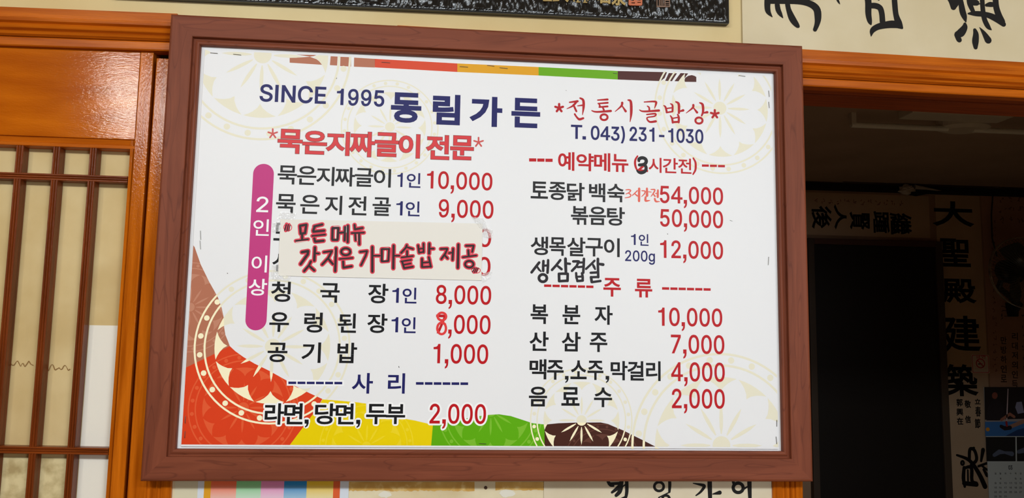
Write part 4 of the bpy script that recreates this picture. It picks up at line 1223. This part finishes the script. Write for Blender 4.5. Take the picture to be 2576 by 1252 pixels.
for z_, c_ in ((zb1, C1), (zb2, C2), (zb2, C3)):
    MB().flat2d([ink(z_, c_)], BP.y).build('brush_character', M_INK, ban_root, recalc=False)

# ------------------------------------------------------------------ sheets on the wall under the board
ZU = -0.34
YU = YW - 0.0008
a, b = P(441, 1235, YU), P(513, 1235, YU)
card = MB().box(POST_L[1] + 0.004, b.x, YU, YW, -0.75, ZU).build('cream_card', flat('faded_cream_card', (214, 206, 176), 0.8, 0.15), None, label='plain cream card on the wall between door post and rainbow striped sheet', cat='card')
YR = YU - 0.0006
rs0, rs1 = P(497, 1235, YR).x, P(877, 1235, YR).x
rain = empty('striped_sheet', ((rs0 + rs1) / 2, YR, -0.72), 'printed sheet with fading rainbow stripes below the lower left of the menu board', 'poster')
MB().box(rs0, rs1, YR, YR + 0.0004, -0.72, ZU).build('sheet', flat('pale_blue_white', (214, 220, 228), 0.45, 0.3), rain)
px = [513, 530, 594, 656, 714, 771, 838, 855]
cols = [(224, 160, 40), (238, 112, 74), (136, 202, 140), (226, 138, 184), (40, 130, 190), (230, 190, 50), (222, 96, 50)]
zf = (P(600, 1250, YR).z - (-0.72)) / (ZU + 0.72)
zg = (P(600, 1218, YR).z - (-0.72)) / (ZU + 0.72)
for k in range(7):
    xa_, xb_ = P(px[k], 1235, YR).x, P(px[k + 1], 1235, YR).x
    c = cols[k]
    fade = tuple(int(v * 0.4 + 232 * 0.6) for v in c)
    solid = k in (0, 6)
    mat = ramp_mat('stripe_ink', 2, [(0.0, c if solid else (232, 230, 226)), (zf - 0.09, c if solid else (232, 230, 226)), (zf + 0.0, c if solid else fade), (zg, c), (1.0, c)], 0.4)
    MB().flat2d([([(xa_, -0.72), (xb_, -0.72), (xb_, ZU), (xa_, ZU)], [(0, 1, 2, 3)])], YR - 0.00015).build('stripe', mat, rain, recalc=False)
# ochre paste residue, flaked white spots, screw
UP = Plane(YW - 0.0003)
zu = Zm(UP, 420, 1190, 2.342)
rr = random.Random(5)
def rough_band(z, x0, x1, y0, y1, n, j):
    topp = [(x0 + (x1 - x0) * i / n, y0) for i in range(n + 1)]
    bot = [(x1 - (x1 - x0) * i / n, y1 + rr.uniform(-j, j)) for i in range(n + 1)]
    return ccw([z.p(*q) for q in topp + bot])
resid = empty('paste_residue', (0, YW, P(1000, 1240, YW).z), 'ochre strips of old paste left on the cream wall under the menu board', 'residue')
MB().flat2d([region([rough_band(zu, 1072, 1812, 50, 103, 60, 4)]), region([rough_band(zu, 1935, 2236, 50, 99, 26, 3)])], YW - 0.0004).build('paste_strip', noise_mat('ochre_paste', (196, 148, 66), (214, 172, 92), nscale=30, rough=0.7, c3=(226, 196, 130), n3=60, lo3=0.55, hi3=0.7), resid, recalc=False)
mb = MB()
for cx, cy, rx_, ry_ in ((1285, 125, 40, 18), (2003, 118, 44, 22)):
    mb.flat2d([region([ccw([zu.p(cx + rx_ * (1 + rr.uniform(-.15, .15)) * math.cos(t), cy + ry_ * (1 + rr.uniform(-.2, .2)) * math.sin(t)) for t in [2 * math.pi * k / 18 for k in range(18)]])])], YW - 0.0007)
mb.build('white_flake', flat('chalky_white', (226, 222, 206), 0.8, 0.1), resid, recalc=False)
sp_ = P(1222, 1226, YW)
scr = MB().rings([[(sp_.x + 0.003 * r_ * math.cos(t), yy, sp_.z + 0.003 * r_ * math.sin(t)) for t in [2 * math.pi * k / 12 for k in range(12)]] for r_, yy in ((1, YW), (1, YW - 0.001), (0.6, YW - 0.002))]).build('screw', flat('rusty_screw', (74, 50, 34), 0.6, 0.4), None, label='small dark screw head in the cream wall under the menu board', cat='screw')

YC = YW - 0.0016
cx0, cx1 = P(1368, 1240, YC).x, P(1943, 1240, YC).x
M_CP = noise_mat('notice_paper', (208, 194, 164), (222, 210, 184), nscale=7, rough=0.85, spec=0.1)
cal_root = empty('calligraphy_sheet', ((cx0 + cx1) / 2, YC, -0.78), 'aged white paper with black brush lettering under the right half of the menu board', 'sheet')
vs = []
for i in range(61):
    for j in range(31):
        x = cx0 + (cx1 - cx0) * i / 60
        z = -0.78 + (ZU + 0.78) * j / 30
        vs.append((x, YC + 0.0003 * mn.noise(Vector((x * 14, z * 14, 8))), z))
MB().add(vs, [(i * 31 + j, (i + 1) * 31 + j, (i + 1) * 31 + j + 1, i * 31 + j + 1) for i in range(60) for j in range(30)]).build('paper', M_CP, cal_root, smooth=True, recalc=False)
CP = Plane(YC - 0.0004)
zc = Zm(CP, 1500, 1200, 5.6)
CC = [([(165, 60), (200, 105), (240, 118)], [40, 50, 34]), ([(180, 92), (340, 84)], 40), ([(355, 60), (340, 115), (290, 160), (222, 212)], [60, 64, 52, 34]), ([(350, 130), (330, 200), (280, 255)], [60, 60, 46]), ([(365, 135), (400, 110), (440, 92)], [20, 20, 24]), ([(428, 40), (430, 200), (405, 300), (340, 330)], [50, 48, 40, 40]), ([(345, 300), (430, 262)], 18),
      (oval(885, 130, 66, 62), 36), ([(1035, 40), (1036, 120), (1030, 205)], [44, 44, 34]), ([(1028, 212), (960, 245), (880, 285)], 18), ([(925, 320), (950, 262), (1010, 262), (1045, 320)], 36),
      ([(1365, 84), (1490, 108), (1522, 130), (1470, 205), (1405, 256)], [12, 42, 44, 34, 18]), ([(1598, 40), (1600, 160), (1606, 360)], [64, 64, 52]), ([(1640, 236), (1690, 226), (1740, 215)], [14, 36, 58]),
      (oval(2000, 148, 70, 66), 46), ([(2060, 175), (2130, 132)], [34, 18]), ([(2158, 40), (2160, 160), (2168, 360)], [62, 60, 44]), ([(1930, 60), (1945, 110)], 40),
      ([(170, 420), (430, 400)], 40), ([(300, 340), (300, 560)], 46), ([(880, 420), (1040, 400), (900, 500), (1040, 490)], 36)]
for xa_, xb_ in ((0, 600), (600, 1200), (1200, 1850), (1850, 2600)):
    MB().flat2d([ink(zc, [k_ for k_ in CC if xa_ <= k_[0][0][0] < xb_])], CP.y).build('brush_character', M_INK, cal_root, recalc=False)

# ------------------------------------------------------------------ inner room seen through the opening
YB_ = YI
IP = Plane(YI - 0.004)
zi = Zm(IP, 2010, 440, 4.472)
# cornice
ca_, cb_ = P(2025, 457, YI - 0.03), P(2576, 479, YI - 0.03)
ch = ca_.z - P(2025, 474, YI - 0.03).z
MB().rings([[(x, YI - 0.03, z), (x, YI - 0.001, z), (x, YI - 0.001, z - ch), (x, YI - 0.012, z - ch), (x, YI - 0.03, z - ch * 0.7)] for x, z in ((POST_R[1], (ca_.z + cb_.z) / 2), (XR - 0.01, (ca_.z + cb_.z) / 2))]).build(
    'trim_7', flat('black_cornice', (20, 15, 13), 0.6, 0.3), None, kind='structure')
CORZ = (ca_.z + cb_.z) / 2
# door in the back wall
d_l, d_r = P(2056, 900, YI - 0.05).x, P(2366, 900, YI - 0.05).x
d_t = P(2200, 617, YI - 0.05).z
dr2 = empty('door_2', ((d_l + d_r) / 2, YI - 0.02, FLOOR_Z), kind='structure')
M_DD = flat('dark_door_glass', (34, 29, 26), 0.5, 0.2)
M_DF = flat('dark_door_frame', (74, 60, 48), 0.6, 0.3)
MB().box(d_l, d_r, YI - 0.035, YI - 0.015, FLOOR_Z, d_t).build('door_leaf', M_DD, dr2, bevel=0.003)
MB().box(d_l - 0.045, d_l, YI - 0.05, YI - 0.001, FLOOR_Z, d_t + 0.04).build('jamb', M_DF, dr2, bevel=0.004)
MB().box(d_r, d_r + 0.05, YI - 0.05, YI - 0.001, FLOOR_Z, d_t + 0.04).build('jamb', M_DF, dr2, bevel=0.004)
MB().box(d_l, d_r, YI - 0.05, YI - 0.001, d_t, d_t + 0.04).build('lintel', flat('reddish_lintel', (84, 54, 42), 0.6, 0.3), dr2, bevel=0.004)
dk = P(2352, 1215, YI - 0.05)
# papers on the back wall
M_SC = noise_mat('old_scroll_paper', (188, 160, 130), (200, 172, 142), nscale=2.4, rough=0.9, spec=0.05)
M_SC2 = noise_mat('pale_lower_scroll_paper', (205, 185, 150), (214, 196, 164), nscale=2.4, rough=0.9, spec=0.05)
M_SI = flat('scroll_ink', (22, 19, 18), 0.8, 0.1)
M_SR = flat('faded_brown_ink', (110, 58, 46), 0.8, 0.1)
def sheet_on_wall(name, px0, py0, px1, py1, mat, y, label, cat, pmid=None):
    a, b = P(px0, (py0 + py1) / 2, y), P(px1, (py0 + py1) / 2, y)
    zt_, zb__ = P((px0 + px1) / 2, py0, y).z, P((px0 + px1) / 2, py1, y).z
    root = empty(name, ((a.x + b.x) / 2, y, zb__), label, cat)
    MB().box(a.x, b.x, y, y + 0.002, zb__, zt_).build('paper', mat, root)
    return root, (a.x, b.x, zb__, zt_)
y1 = YI - 0.0025
hs, _ = sheet_on_wall('horizontal_scroll', 2020, 488, 2338, 594, M_SC, y1, 'long paper scroll hung sideways above the dark inner door, black characters turned on their side', 'scroll')
vs_, vb = sheet_on_wall('vertical_scroll', 2370, 492, 2484, 1330, M_SC, y1 - 0.0, 'tall hanging paper scroll with one column of large black characters beside the dark inner door', 'scroll')
ls, _ = sheet_on_wall('letter_scroll', 2488, 492, 2700, 1330, noise_mat('reddish_scroll_paper', (172, 132, 108), (184, 144, 120), nscale=2, rough=0.9, spec=0.05), y1, 'reddish wall scroll with small columns of faded writing behind the fan and calendar', 'scroll')
SPL = Plane(y1 - 0.0005)
zi = Zm(SPL, 2010, 440, 4.472)
def put(tris, mat, parent, y, name='lettering'):
    return MB().flat2d(tris, y).build(name, mat, parent, recalc=False)
yl = y1 - 0.0005
tr = []
for s, x0, y0, x1, y1_ in (('後', 140, 345, 370, 605), ('人', 392, 335, 540, 608), ('賢', 568, 415, 800, 615), ('踵', 832, 405, 1022, 655), ('繼', 1020, 425, 1272, 675)):
    put(text(zi, s, x0, y0, x1, y1_, 1.3, rot=90), M_SI, hs, yl, 'brush_character')
def marks(cx, cy, w_, h_, rr, thick):
    """one illegible brush-written syllable: a few short strokes in a cell (px)"""
    z1 = Zm(SPL, 0, 0, 1)
    st = []
    for k in range(rr.choice((3, 4, 4, 5))):
        x0, y0 = cx + rr.uniform(-w_, w_), cy + rr.uniform(-h_, h_)
        dx, dy = rr.choice(((w_ * 0.9, 0.6), (0.3, h_ * 0.9), (w_ * 0.6, h_ * 0.5), (-w_ * 0.6, h_ * 0.5)))
        st.append(([(x0 - dx / 2, y0 - dy / 2), (x0 + dx / 2, y0 + dy / 2)], [thick, thick * 0.7]))
    return ink(z1, st, smooth=False)


rm = random.Random(21)
put([marks(2052 + i * 19.6, 506 + i * 0.45, 5, 5.5, rm, 1.6) for i in range(12)], M_SR, hs, yl, 'small_writing')
zr_ = Zm(SPL, 1980, 450, 1.5604)
tr = []
for s, x0, y0, x1, y1_ in (('大', 572, 85, 732, 188), ('聖', 598, 232, 722, 346), ('殿', 606, 390, 742, 488), ('建', 610, 535, 760, 678), ('築', 618, 726, 750, 853)):
    put(text(zr_, s, x0, y0, x1, y1_, 2.0), M_SI, vs_, yl, 'brush_character')
tr = []
for s, x0, y0, x1, y1_ in (('立', 736, 862, 760, 884), ('春', 738, 892, 762, 932), ('節', 736, 940, 760, 978), ('敬', 696, 868, 722, 898), ('信', 698, 928, 722, 958), ('郭', 664, 862, 690, 892), ('興', 664, 900, 692, 928), ('在', 666, 936, 692, 964)):
    tr += text(zr_, s, x0, y0, x1, y1_, 0.5)
put(tr, M_SI, vs_, yl)
# brush figure at the foot of the vertical scroll
zq = Zm(SPL, 2330, 840, 3.0407)
Q = [([(235, 925), (330, 965), (400, 1060), (450, 1165)], [16, 26, 32, 36]), ([(330, 955), (335, 880), (370, 890), (385, 960), (345, 1000)], 24), ([(330, 885), (365, 870)], 18), (oval(278, 985, 10, 14, 8), 16),
     ([(290, 1020), (285, 1100), (295, 1165)], [24, 28, 20]), ([(290, 1025), (345, 1020), (350, 1120), (385, 1140)], [20, 26, 26, 24]), ([(290, 1140), (385, 1150)], 32), ([(318, 1040), (320, 1120)], 14),
     ([(435, 885), (420, 970)], [30, 18]), ([(400, 1010), (470, 985)], 18), ([(440, 1035), (465, 1080)], [20, 26]), ([(430, 1010), (470, 1040)], 16)]
put([ink(zq, Q)], M_SI, vs_, yl, 'brush_figure')
# letter columns: the readable syllables, the rest as illegible brush marks
M_FI = flat('faded_black_brown_ink', (70, 44, 34), 0.8, 0.1)
z1 = Zm(SPL, 0, 0, 1)
tr = []
for cx_, y0_, st, s in ((2553, 836, 24, '리대저의인득'), (2525, 846, 24, '만방하인로')):
    for k, ch_ in enumerate(s):
        tr += text(z1, ch_, cx_ - 8, y0_ + k * st, cx_ + 8, y0_ + k * st + 19, 0.45)
put(tr, M_FI, ls, yl)
for cx_, st, y0_, y1c, hw2, th_ in ((2501, 17, 560, 965, 4.5, 1.5), (2524, 24, 505, 590, 7, 1.8), (2524, 24, 775, 840, 7, 2.0), (2548, 24, 500, 590, 7, 1.8), (2552, 24, 785, 832, 7, 2.0), (2570, 25, 500, 585, 7, 1.8), (2577, 25, 800, 960, 7, 2.0)):
    n_ = int((y1c - y0_) / st)
    put([marks(cx_ + (y0_ + k * st - 700) * 0.01, y0_ + k * st, hw2, st * 0.3, rm, th_) for k in range(n_)], M_SR if y0_ < 600 else M_FI, ls, yl, 'small_writing')
# no-smoking sign
yn = YI - 0.0045
p0, p1 = P(2443, 891, yn), P(2490, 939, yn)
ns = empty('no_smoking_sign', ((p0.x + p1.x) / 2, yn, p1.z), 'small white no smoking sign with red circle on the tall scroll', 'sign')
cxs, czs = (p0.x + p1.x) / 2, (p0.z + p1.z) / 2
hw, hh_ = (p1.x - p0.x) / 2, (p0.z - p1.z) / 2
def rrect(cx, cz, a, b, r, n=5):
    out = []
    for sx_, sz_, st in ((1, 1, 0), (-1, 1, 90), (-1, -1, 180), (1, -1, 270)):
        for k in range(n):
            t = math.radians(st + 90 * k / (n - 1))
            out.append((cx + sx_ * (a - r) + r * math.cos(t), cz + sz_ * (b - r) + r * math.sin(t)))
    return out
rq = rrect(cxs, czs, hw, hh_, 0.012)
MB().rings([[(a, y, b) for a, b in rq] for y in (yn, yn + 0.002)]).build('plate', flat('plate_white', (214, 196, 180), 0.5), ns)
mmq = [(a * 1000, b * 1000) for a, b in rrect(cxs, czs, hw * 0.94, hh_ * 0.94, 0.010)]
mmi = [(a * 1000, b * 1000) for a, b in rrect(cxs, czs, hw * 0.88, hh_ * 0.88, 0.009)]
M_RS = flat('sign_red', (190, 40, 44), 0.5)
rad = hw * 0.52 * 1000
c_ = (cxs * 1000, (czs + hh_ * 0.06) * 1000)
ring = circ(c_[0], c_[1], rad, 28)
ringi = circ(c_[0], c_[1], rad * 0.78, 28)
MB().flat2d([region([mmq], outside=[mmi]), region([ring], outside=[ringi]), region(stroke_polys([(c_[0] - rad * .62, c_[1] + rad * .62), (c_[0] + rad * .62, c_[1] - rad * .62)], rad * .2))], yn - 0.0006).build('prohibition_symbol', M_RS, ns, recalc=False)
MB().flat2d([region(stroke_polys([(c_[0] - rad * .5, c_[1] - rad * .12), (c_[0] + rad * .4, c_[1] - rad * .12)], rad * .18, 4))], yn - 0.0005).build('cigarette_symbol', M_SI, ns, recalc=False)
zz_ = Zm(Plane(yn), 0, 0, 1)
MB().flat2d(text(zz_, '금연', 2455, 893, 2479, 901, 0.15), yn - 0.0005).build('lettering', M_RS, ns, recalc=False)

# calendar
yc = YI - 0.012
q0, q1 = P(2477, 975, yc), P(2477, 1350, yc)
CX0 = (q0.x + P(2484, 1200, yc).x) / 2
CW = 0.42
caln = empty('wall_calendar', (CX0 + CW / 2, yc, P(2500, 1300, yc).z), 'wall calendar with a billiards photograph over two small dark photographs and a date grid', 'calendar')
Zc = lambda py: P(2520, py, yc).z
MB().box(CX0, CX0 + CW, yc, yc + 0.003, Zc(1300), Zc(974)).build('page', flat('calendar_white', (206, 214, 214), 0.5, 0.3), caln)
KP = Plane(yc)
zk = Zm(KP, 2330, 840, 3.0407)
def kpoly(pts):
    return ccw([zk.p(*p) for p in pts])
frame_ = [kpoly([(444, 405), (1000, 405), (1000, 780), (452, 780)])]
def kput(polys, rgb, name, ly, clip=frame_, rough=0.35):
    return MB().flat2d([region(polys, inside=clip)], yc - 0.0002 - 0.0002 * ly).build(name, flat('print_%d_%d_%d' % rgb, rgb, rough, 0.4), caln, recalc=False)
kput(frame_, (34, 26, 34), 'photograph', 0)
kput([kpoly([(445, 668), (760, 664), (1000, 660), (1000, 782), (445, 782)])], (60, 120, 190), 'photograph', 1)
kput([kpoly([(445, 655), (560, 652), (1000, 640), (1000, 664), (445, 670)])], (170, 160, 160), 'photograph', 2)
kput([kpoly([(600, 782), (700, 730), (860, 690), (1000, 670), (1000, 782)])], (34, 66, 120), 'photograph', 2)
kput([[zk.p(*q) for q in oval(524, 470, 22, 26)][:-1][::-1]], (150, 84, 70), 'photograph', 2)
kput([kpoly([(460, 660), (470, 560), (500, 505), (560, 500), (590, 560), (600, 640), (560, 660)])], (40, 34, 44), 'photograph', 3)
kput(stroke_polys([zk.p(625, 420), zk.p(614, 690)], [zk.mm(7), zk.mm(9)]), (220, 196, 200), 'photograph', 4)
kput(stroke_polys([zk.p(575, 655), zk.p(640, 610), zk.p(672, 632)], zk.mm(20)), (170, 110, 90), 'photograph', 4)
kput(stroke_polys([zk.p(590, 725), zk.p(650, 705), zk.p(760, 660), zk.p(840, 640)], [zk.mm(16), zk.mm(26), zk.mm(30), zk.mm(34)]), (176, 130, 110), 'photograph', 4)
kput(stroke_polys([zk.p(572, 705), zk.p(600, 720), zk.p(640, 715)], [zk.mm(24), zk.mm(30), zk.mm(30)]), (30, 24, 40), 'photograph', 5)
kput([kpoly([(690, 520), (730, 516), (748, 600), (700, 610), (680, 560)])], (150, 150, 180), 'photograph', 4)
kput(stroke_polys([zk.p(612, 672), zk.p(616, 700)], zk.mm(16)), (170, 40, 50), 'photograph', 6)
kput([[zk.p(*q) for q in oval(470, 728, 15, 15)][:-1][::-1]], (226, 150, 40), 'photograph', 5)
f2 = [kpoly([(455, 786), (682, 786), (684, 972), (462, 972)])]
f3 = [kpoly([(692, 786), (1000, 786), (1000, 972), (694, 972)])]
kput(f2 + f3, (26, 28, 36), 'photograph', 0, None)
kput(stroke_polys([zk.p(520, 925), zk.p(560, 900), zk.p(600, 905), zk.p(655, 915)], [zk.mm(26), zk.mm(34), zk.mm(18), zk.mm(34)]), (96, 106, 130), 'photograph', 2, f2)
kput(stroke_polys([zk.p(705, 900), zk.p(760, 885)], [zk.mm(26), zk.mm(40)]), (96, 106, 130), 'photograph', 2, f3)
zkc = Zm(KP, 2330, 840, 3.0407)
mb = MB()
mb.flat2d(text(zkc, '03', 627, 1003, 660, 1036, 0.4, cap=True), yc - 0.0004)
days = [('1', 4), ('2', 5)]
gx = [530, 566, 606, 645, 684, 722]
rows = [(1104, ['', '1', '', '', '5', '6']), (1138, ['8', '9', '10', '11', '12', '13']), (1172, ['15', '16', '17', '18', '19', '20']), (1206, ['22', '23', '24', '25', '26', '27']), (1240, ['29', '30', '31', '', '', ''])]
for ry_, ds in rows:
    for x_, d_ in zip(gx, ds):
        if d_:
            w2 = 4 + 3 * len(d_)
            mb.flat2d(text(zkc, d_, x_ - w2, ry_ - 6, x_ + w2, ry_ + 8, 0.15, cap=True), yc - 0.0004)
for x_, s in zip(gx, '일월화수목금'):
    mb.flat2d(text(zkc, s, x_ - 7, 1058, x_ + 7, 1073, 0.1), yc - 0.0004)
mb.build('date_lettering', flat('calendar_ink', (70, 74, 78), 0.6), caln, recalc=False)

# wall fan
fy = YI - 0.42
fc = P(2577, 686, fy)
fr = P(2577 + 84, 686, fy).x - fc.x
fan = empty('wall_fan', (fc.x, YI - 0.1, fc.z - fr), 'round wall fan with dark blades and wire cage at the right of the inner room', 'fan')
M_CH = flat('chromed_wire', (190, 190, 185), 0.25, 0.5, 0.9)
M_DKP = flat('dark_fan_plastic', (26, 26, 28), 0.35, 0.5)
M_BL = flat('smoky_blade', (52, 56, 52), 0.2, 0.6)
til = math.radians(8)
def fpt(r, t, d):
    """fan-local: radius, angle, forward depth"""
    x, z = r * math.cos(t), r * math.sin(t)
    return Vector((fc.x + x, fc.y - d * math.cos(til) + z * math.sin(til) * 0.6, fc.z + z - d * math.sin(til)))
MB().tube([fpt(fr, 2 * math.pi * k / 48, 0) for k in range(48)], 0.004, 6, closed=True).build('cage_ring', M_CH, fan)
MB().tube([fpt(fr * 0.985, 2 * math.pi * k / 48, -0.02) for k in range(48)], 0.003, 6, closed=True).build('cage_ring', M_CH, fan)
mb = MB()
for k in range(60):
    t = 2 * math.pi * k / 60
    mb.tube([fpt(fr, t, 0), fpt(fr * 0.9, t + 0.03, 0.035), fpt(fr * 0.55, t + 0.1, 0.06), fpt(fr * 0.22, t + 0.15, 0.065)], 0.0011, 3)
    mb.tube([fpt(fr, t, -0.02), fpt(fr * 0.85, t, -0.07), fpt(fr * 0.3, t, -0.09)], 0.0011, 3)
mb.build('cage', flat('dull_wire', (90, 90, 88), 0.4, 0.5, 0.6), fan)
def disc(r0, d0, d1, n=28):
    return [[fpt(r0, 2 * math.pi * k / n, d0) for k in range(n)], [fpt(r0, 2 * math.pi * k / n, d1) for k in range(n)]]
MB().rings(disc(fr * 0.22, 0.06, 0.075)).build('centre_cap', M_DKP, fan, bevel=0.003)
MB().rings(disc(fr * 0.2, -0.01, 0.04)).build('hub', M_DKP, fan)
MB().rings([[fpt(r_, 2 * math.pi * k / 24, d_) for k in range(24)] for r_, d_ in ((fr * 0.32, -0.09), (fr * 0.36, -0.12), (fr * 0.33, -0.18), (fr * 0.2, -0.2))]).build('motor_housing', M_DKP, fan, smooth=True)
for b_ in range(3):
    t0 = math.radians(100 + 120 * b_)
    rows_ = []
    for i in range(9):
        u = i / 8
        r_ = fr * (0.18 + 0.72 * u)
        w_ = 0.55 + 0.5 * math.sin(math.pi * min(1, u * 1.05)) * 0.9
        rows_.append([fpt(r_, t0 + (v - 0.5) * w_ + u * 0.35, 0.015 - 0.03 * (v - 0.5) * 2) for v in (0, 0.25, 0.5, 0.75, 1)])
    vs = [p for r in rows_ for p in r]
    vs2 = [p + Vector((0, 0.002, 0)) for p in vs]
    fs = [(i * 5 + j, i * 5 + j + 1, (i + 1) * 5 + j + 1, (i + 1) * 5 + j) for i in range(8) for j in range(4)]
    mb = MB().add(vs, fs)
    mb.add(vs2, [f[::-1] for f in fs])
    mb.build('blade', M_BL, fan, smooth=True, recalc=False)
bq = P(2549, 782, YI - 0.03)
MB().tube([fpt(0, 0, -0.19), Vector((fc.x, YI - 0.17, fc.z - 0.08)), Vector((bq.x, YI - 0.10, bq.z + 0.04)), Vector((bq.x, YI - 0.05, bq.z))], 0.02, 10).build('arm', M_DKP, fan)
MB().rings([[(bq.x + a * s_, y, bq.z + b) for a, b, in ((-0.042, 0.06), (0.042, 0.06), (0.028, -0.04), (-0.028, -0.04))] for y, s_ in ((YI - 0.05, 0.85), (YI - 0.004, 1.0))]).build('bracket', M_DKP, fan, bevel=0.004)

# hanging wire beside the letter scroll
MB().tube([P(2498, 484, YI - 0.02), P(2494, 540, YI - 0.02), P(2496, 600, YI - 0.02), P(2508, 645, YI - 0.03)], 0.005, 6).build('hanging_wire', M_DKP, None, label='thin black wire hanging down the wall to the left of the fan', cat='wire')
# cable along the cornice, crumpled plastic bag stuffed behind it
MB().tube([P(2120, 455, YI - 0.045), P(2300, 462, YI - 0.05), P(2440, 470, YI - 0.05), P(2510, 468, YI - 0.05), P(2600, 478, YI - 0.045)], 0.008, 6).build('cable', flat('brown_cable', (60, 36, 28), 0.6), None, label='brown cable running along the black cornice of the inner room', cat='cable')
bc = P(2282, 477, YI - 0.07)
rr = random.Random(9)
bm = bmesh.new()
bmesh.ops.create_icosphere(bm, subdivisions=3, radius=1)
for v in bm.verts:
    n_ = 1 + 0.45 * mn.noise(v.co * 2.3) + 0.2 * mn.noise(v.co * 6)
    v.co = Vector((v.co.x * 0.052 * n_, v.co.y * 0.03 * n_, v.co.z * 0.036 * n_)) + bc
mb = MB()
mb.add([v.co for v in bm.verts], [tuple(q.index for q in f.verts) for f in bm.faces])
bm.free()
tail = [P(2300, 470, YI - 0.06), P(2330, 474, YI - 0.06), P(2368, 480, YI - 0.05)]
mb.tube(tail, [0.018, 0.009, 0.003], 8)
bag = empty('plastic_bag', (bc.x, bc.y, bc.z - 0.04), 'crumpled pale plastic bag with black contents tucked over the black cornice', 'bag')
mb.build('film', flat('translucent_plastic', (190, 180, 168), 0.3, 0.5), bag, recalc=False)
MB().tube([P(2290, 486, YI - 0.075), P(2305, 488, YI - 0.075), P(2340, 484, YI - 0.07), P(2400, 478, YI - 0.055)], [0.014, 0.016, 0.007, 0.003], 8).build('black_rag', flat('black_rag', (14, 12, 12), 0.9), bag)

# ceiling light of the inner room
cy0 = 2.3
def on_ceiling(px, py, dz=0.0):
    d = RX * ((px - 1288) / F) + RD * ((py - 626) / F) + RF
    s = (CEIL_Z - 0.012 - dz - CAM.z) / d.z
    return CAM + d * s
ca1, cb1 = on_ceiling(2282, 292, 0.05), on_ceiling(2532, 304, 0.05)
lx0, lx1 = ca1.x, cb1.x
ly = (ca1.y + cb1.y) / 2
clt = empty('ceiling_light', ((lx0 + lx1) / 2, ly, CEIL_Z - 0.08), 'unlit white ceiling light with bare tubes in the dark inner room', 'ceiling light')
M_CW = flat('light_housing', (205, 195, 178), 0.5)
M_TUB = flat('unlit_tube', (225, 222, 210), 0.25, 0.5)
cz = CEIL_Z - 0.0125
MB().box(lx0, lx1, ly - 0.05, ly + 0.07, cz - 0.045, cz).build('housing', M_CW, clt, bevel=0.006)
mx_ = on_ceiling(2430, 320, 0.05)
MB().rings([[(mx_.x + a * math.cos(t), mx_.y + 0.02 + b * math.sin(t), z) for t in [2 * math.pi * k / 24 for k in range(24)]] for a, b, z in ((0.13, 0.10, cz), (0.13, 0.10, cz - 0.05), (0.09, 0.07, cz - 0.062))]).build('centre_dish', M_CW, clt, smooth=False)
for a_, b_ in ((2128, 2372), (2462, 2720)):
    p0_, p1_ = on_ceiling(a_, 320, 0.06), on_ceiling(b_, 328, 0.06)
    yy = on_ceiling(2300, 320, 0.06).y
    MB().tube([(p0_.x, yy, cz - 0.06), (p1_.x, yy, cz - 0.06)], 0.014, 12).build('tube', M_TUB, clt, smooth=False)
    for xx in (p0_.x + 0.01, p1_.x - 0.01):
        MB().box(xx - 0.012, xx + 0.012, yy - 0.012, yy + 0.012, cz - 0.06, cz).build('socket', M_CW, clt)
for k in range(7):
    xx = lx0 + 0.06 + k * (lx1 - lx0 - 0.12) / 6
    MB().box(xx - 0.02, xx + 0.02, ly - 0.052, ly - 0.049, cz - 0.03, cz - 0.02).build('vent_slot', M_SI, clt)

# ------------------------------------------------------------------ fittings of the front room, behind and above the viewer
for k, (lx, lyy) in enumerate(((-0.70, -2.35), (1.05, -2.45))):
    r = empty('fluorescent_fixture', (lx, lyy, CEIL_Z - 0.08), 'white fluorescent ceiling fixture of the front room, %s of the two' % ('left' if k == 0 else 'right'), 'ceiling light')
    hw_ = 0.62
    MB().box(lx - hw_, lx + hw_, lyy - 0.19, lyy + 0.19, CEIL_Z - 0.05, CEIL_Z - 0.001).build('housing', M_CW, r, bevel=0.004)

r = empty('tube_fixture', (-1.66, -2.90, CEIL_Z - 0.07), 'long bare fluorescent tube fixture running away from the menu wall', 'ceiling light')
c_, s_ = math.cos(math.atan2(1.55, 0.57)), math.sin(math.atan2(1.55, 0.57))
MB().rings([[(-1.66 + c_ * u - s_ * v, -2.90 + s_ * u + c_ * v, z) for v, z in ((-0.05, CEIL_Z - 0.05), (0.05, CEIL_Z - 0.05), (0.05, CEIL_Z - 0.001), (-0.05, CEIL_Z - 0.001))] for u in (-0.88, 0.88)]).build('housing', M_CW, r, bevel=0.004)
r = empty('bulb_fixture', (-1.52, -2.10, CEIL_Z - 0.07), 'small round ceiling lamp base near the lattice door', 'ceiling light')
MB().rings([[(-1.52 + a_ * math.cos(t), -2.10 + a_ * math.sin(t), z) for t in [2 * math.pi * k / 20 for k in range(20)]] for a_, z in ((0.07, CEIL_Z - 0.001), (0.07, CEIL_Z - 0.03), (0.04, CEIL_Z - 0.06))]).build('base', M_CW, r)
nl = P(484, 5, YW)
MB().tube([(nl.x, YW, nl.z), (nl.x, YW - 0.008, nl.z + 0.001)], 0.0012, 8).build('nail', M_STEEL, None, label='small dark nail in the cream wall above the left corner of the menu board', cat='nail')
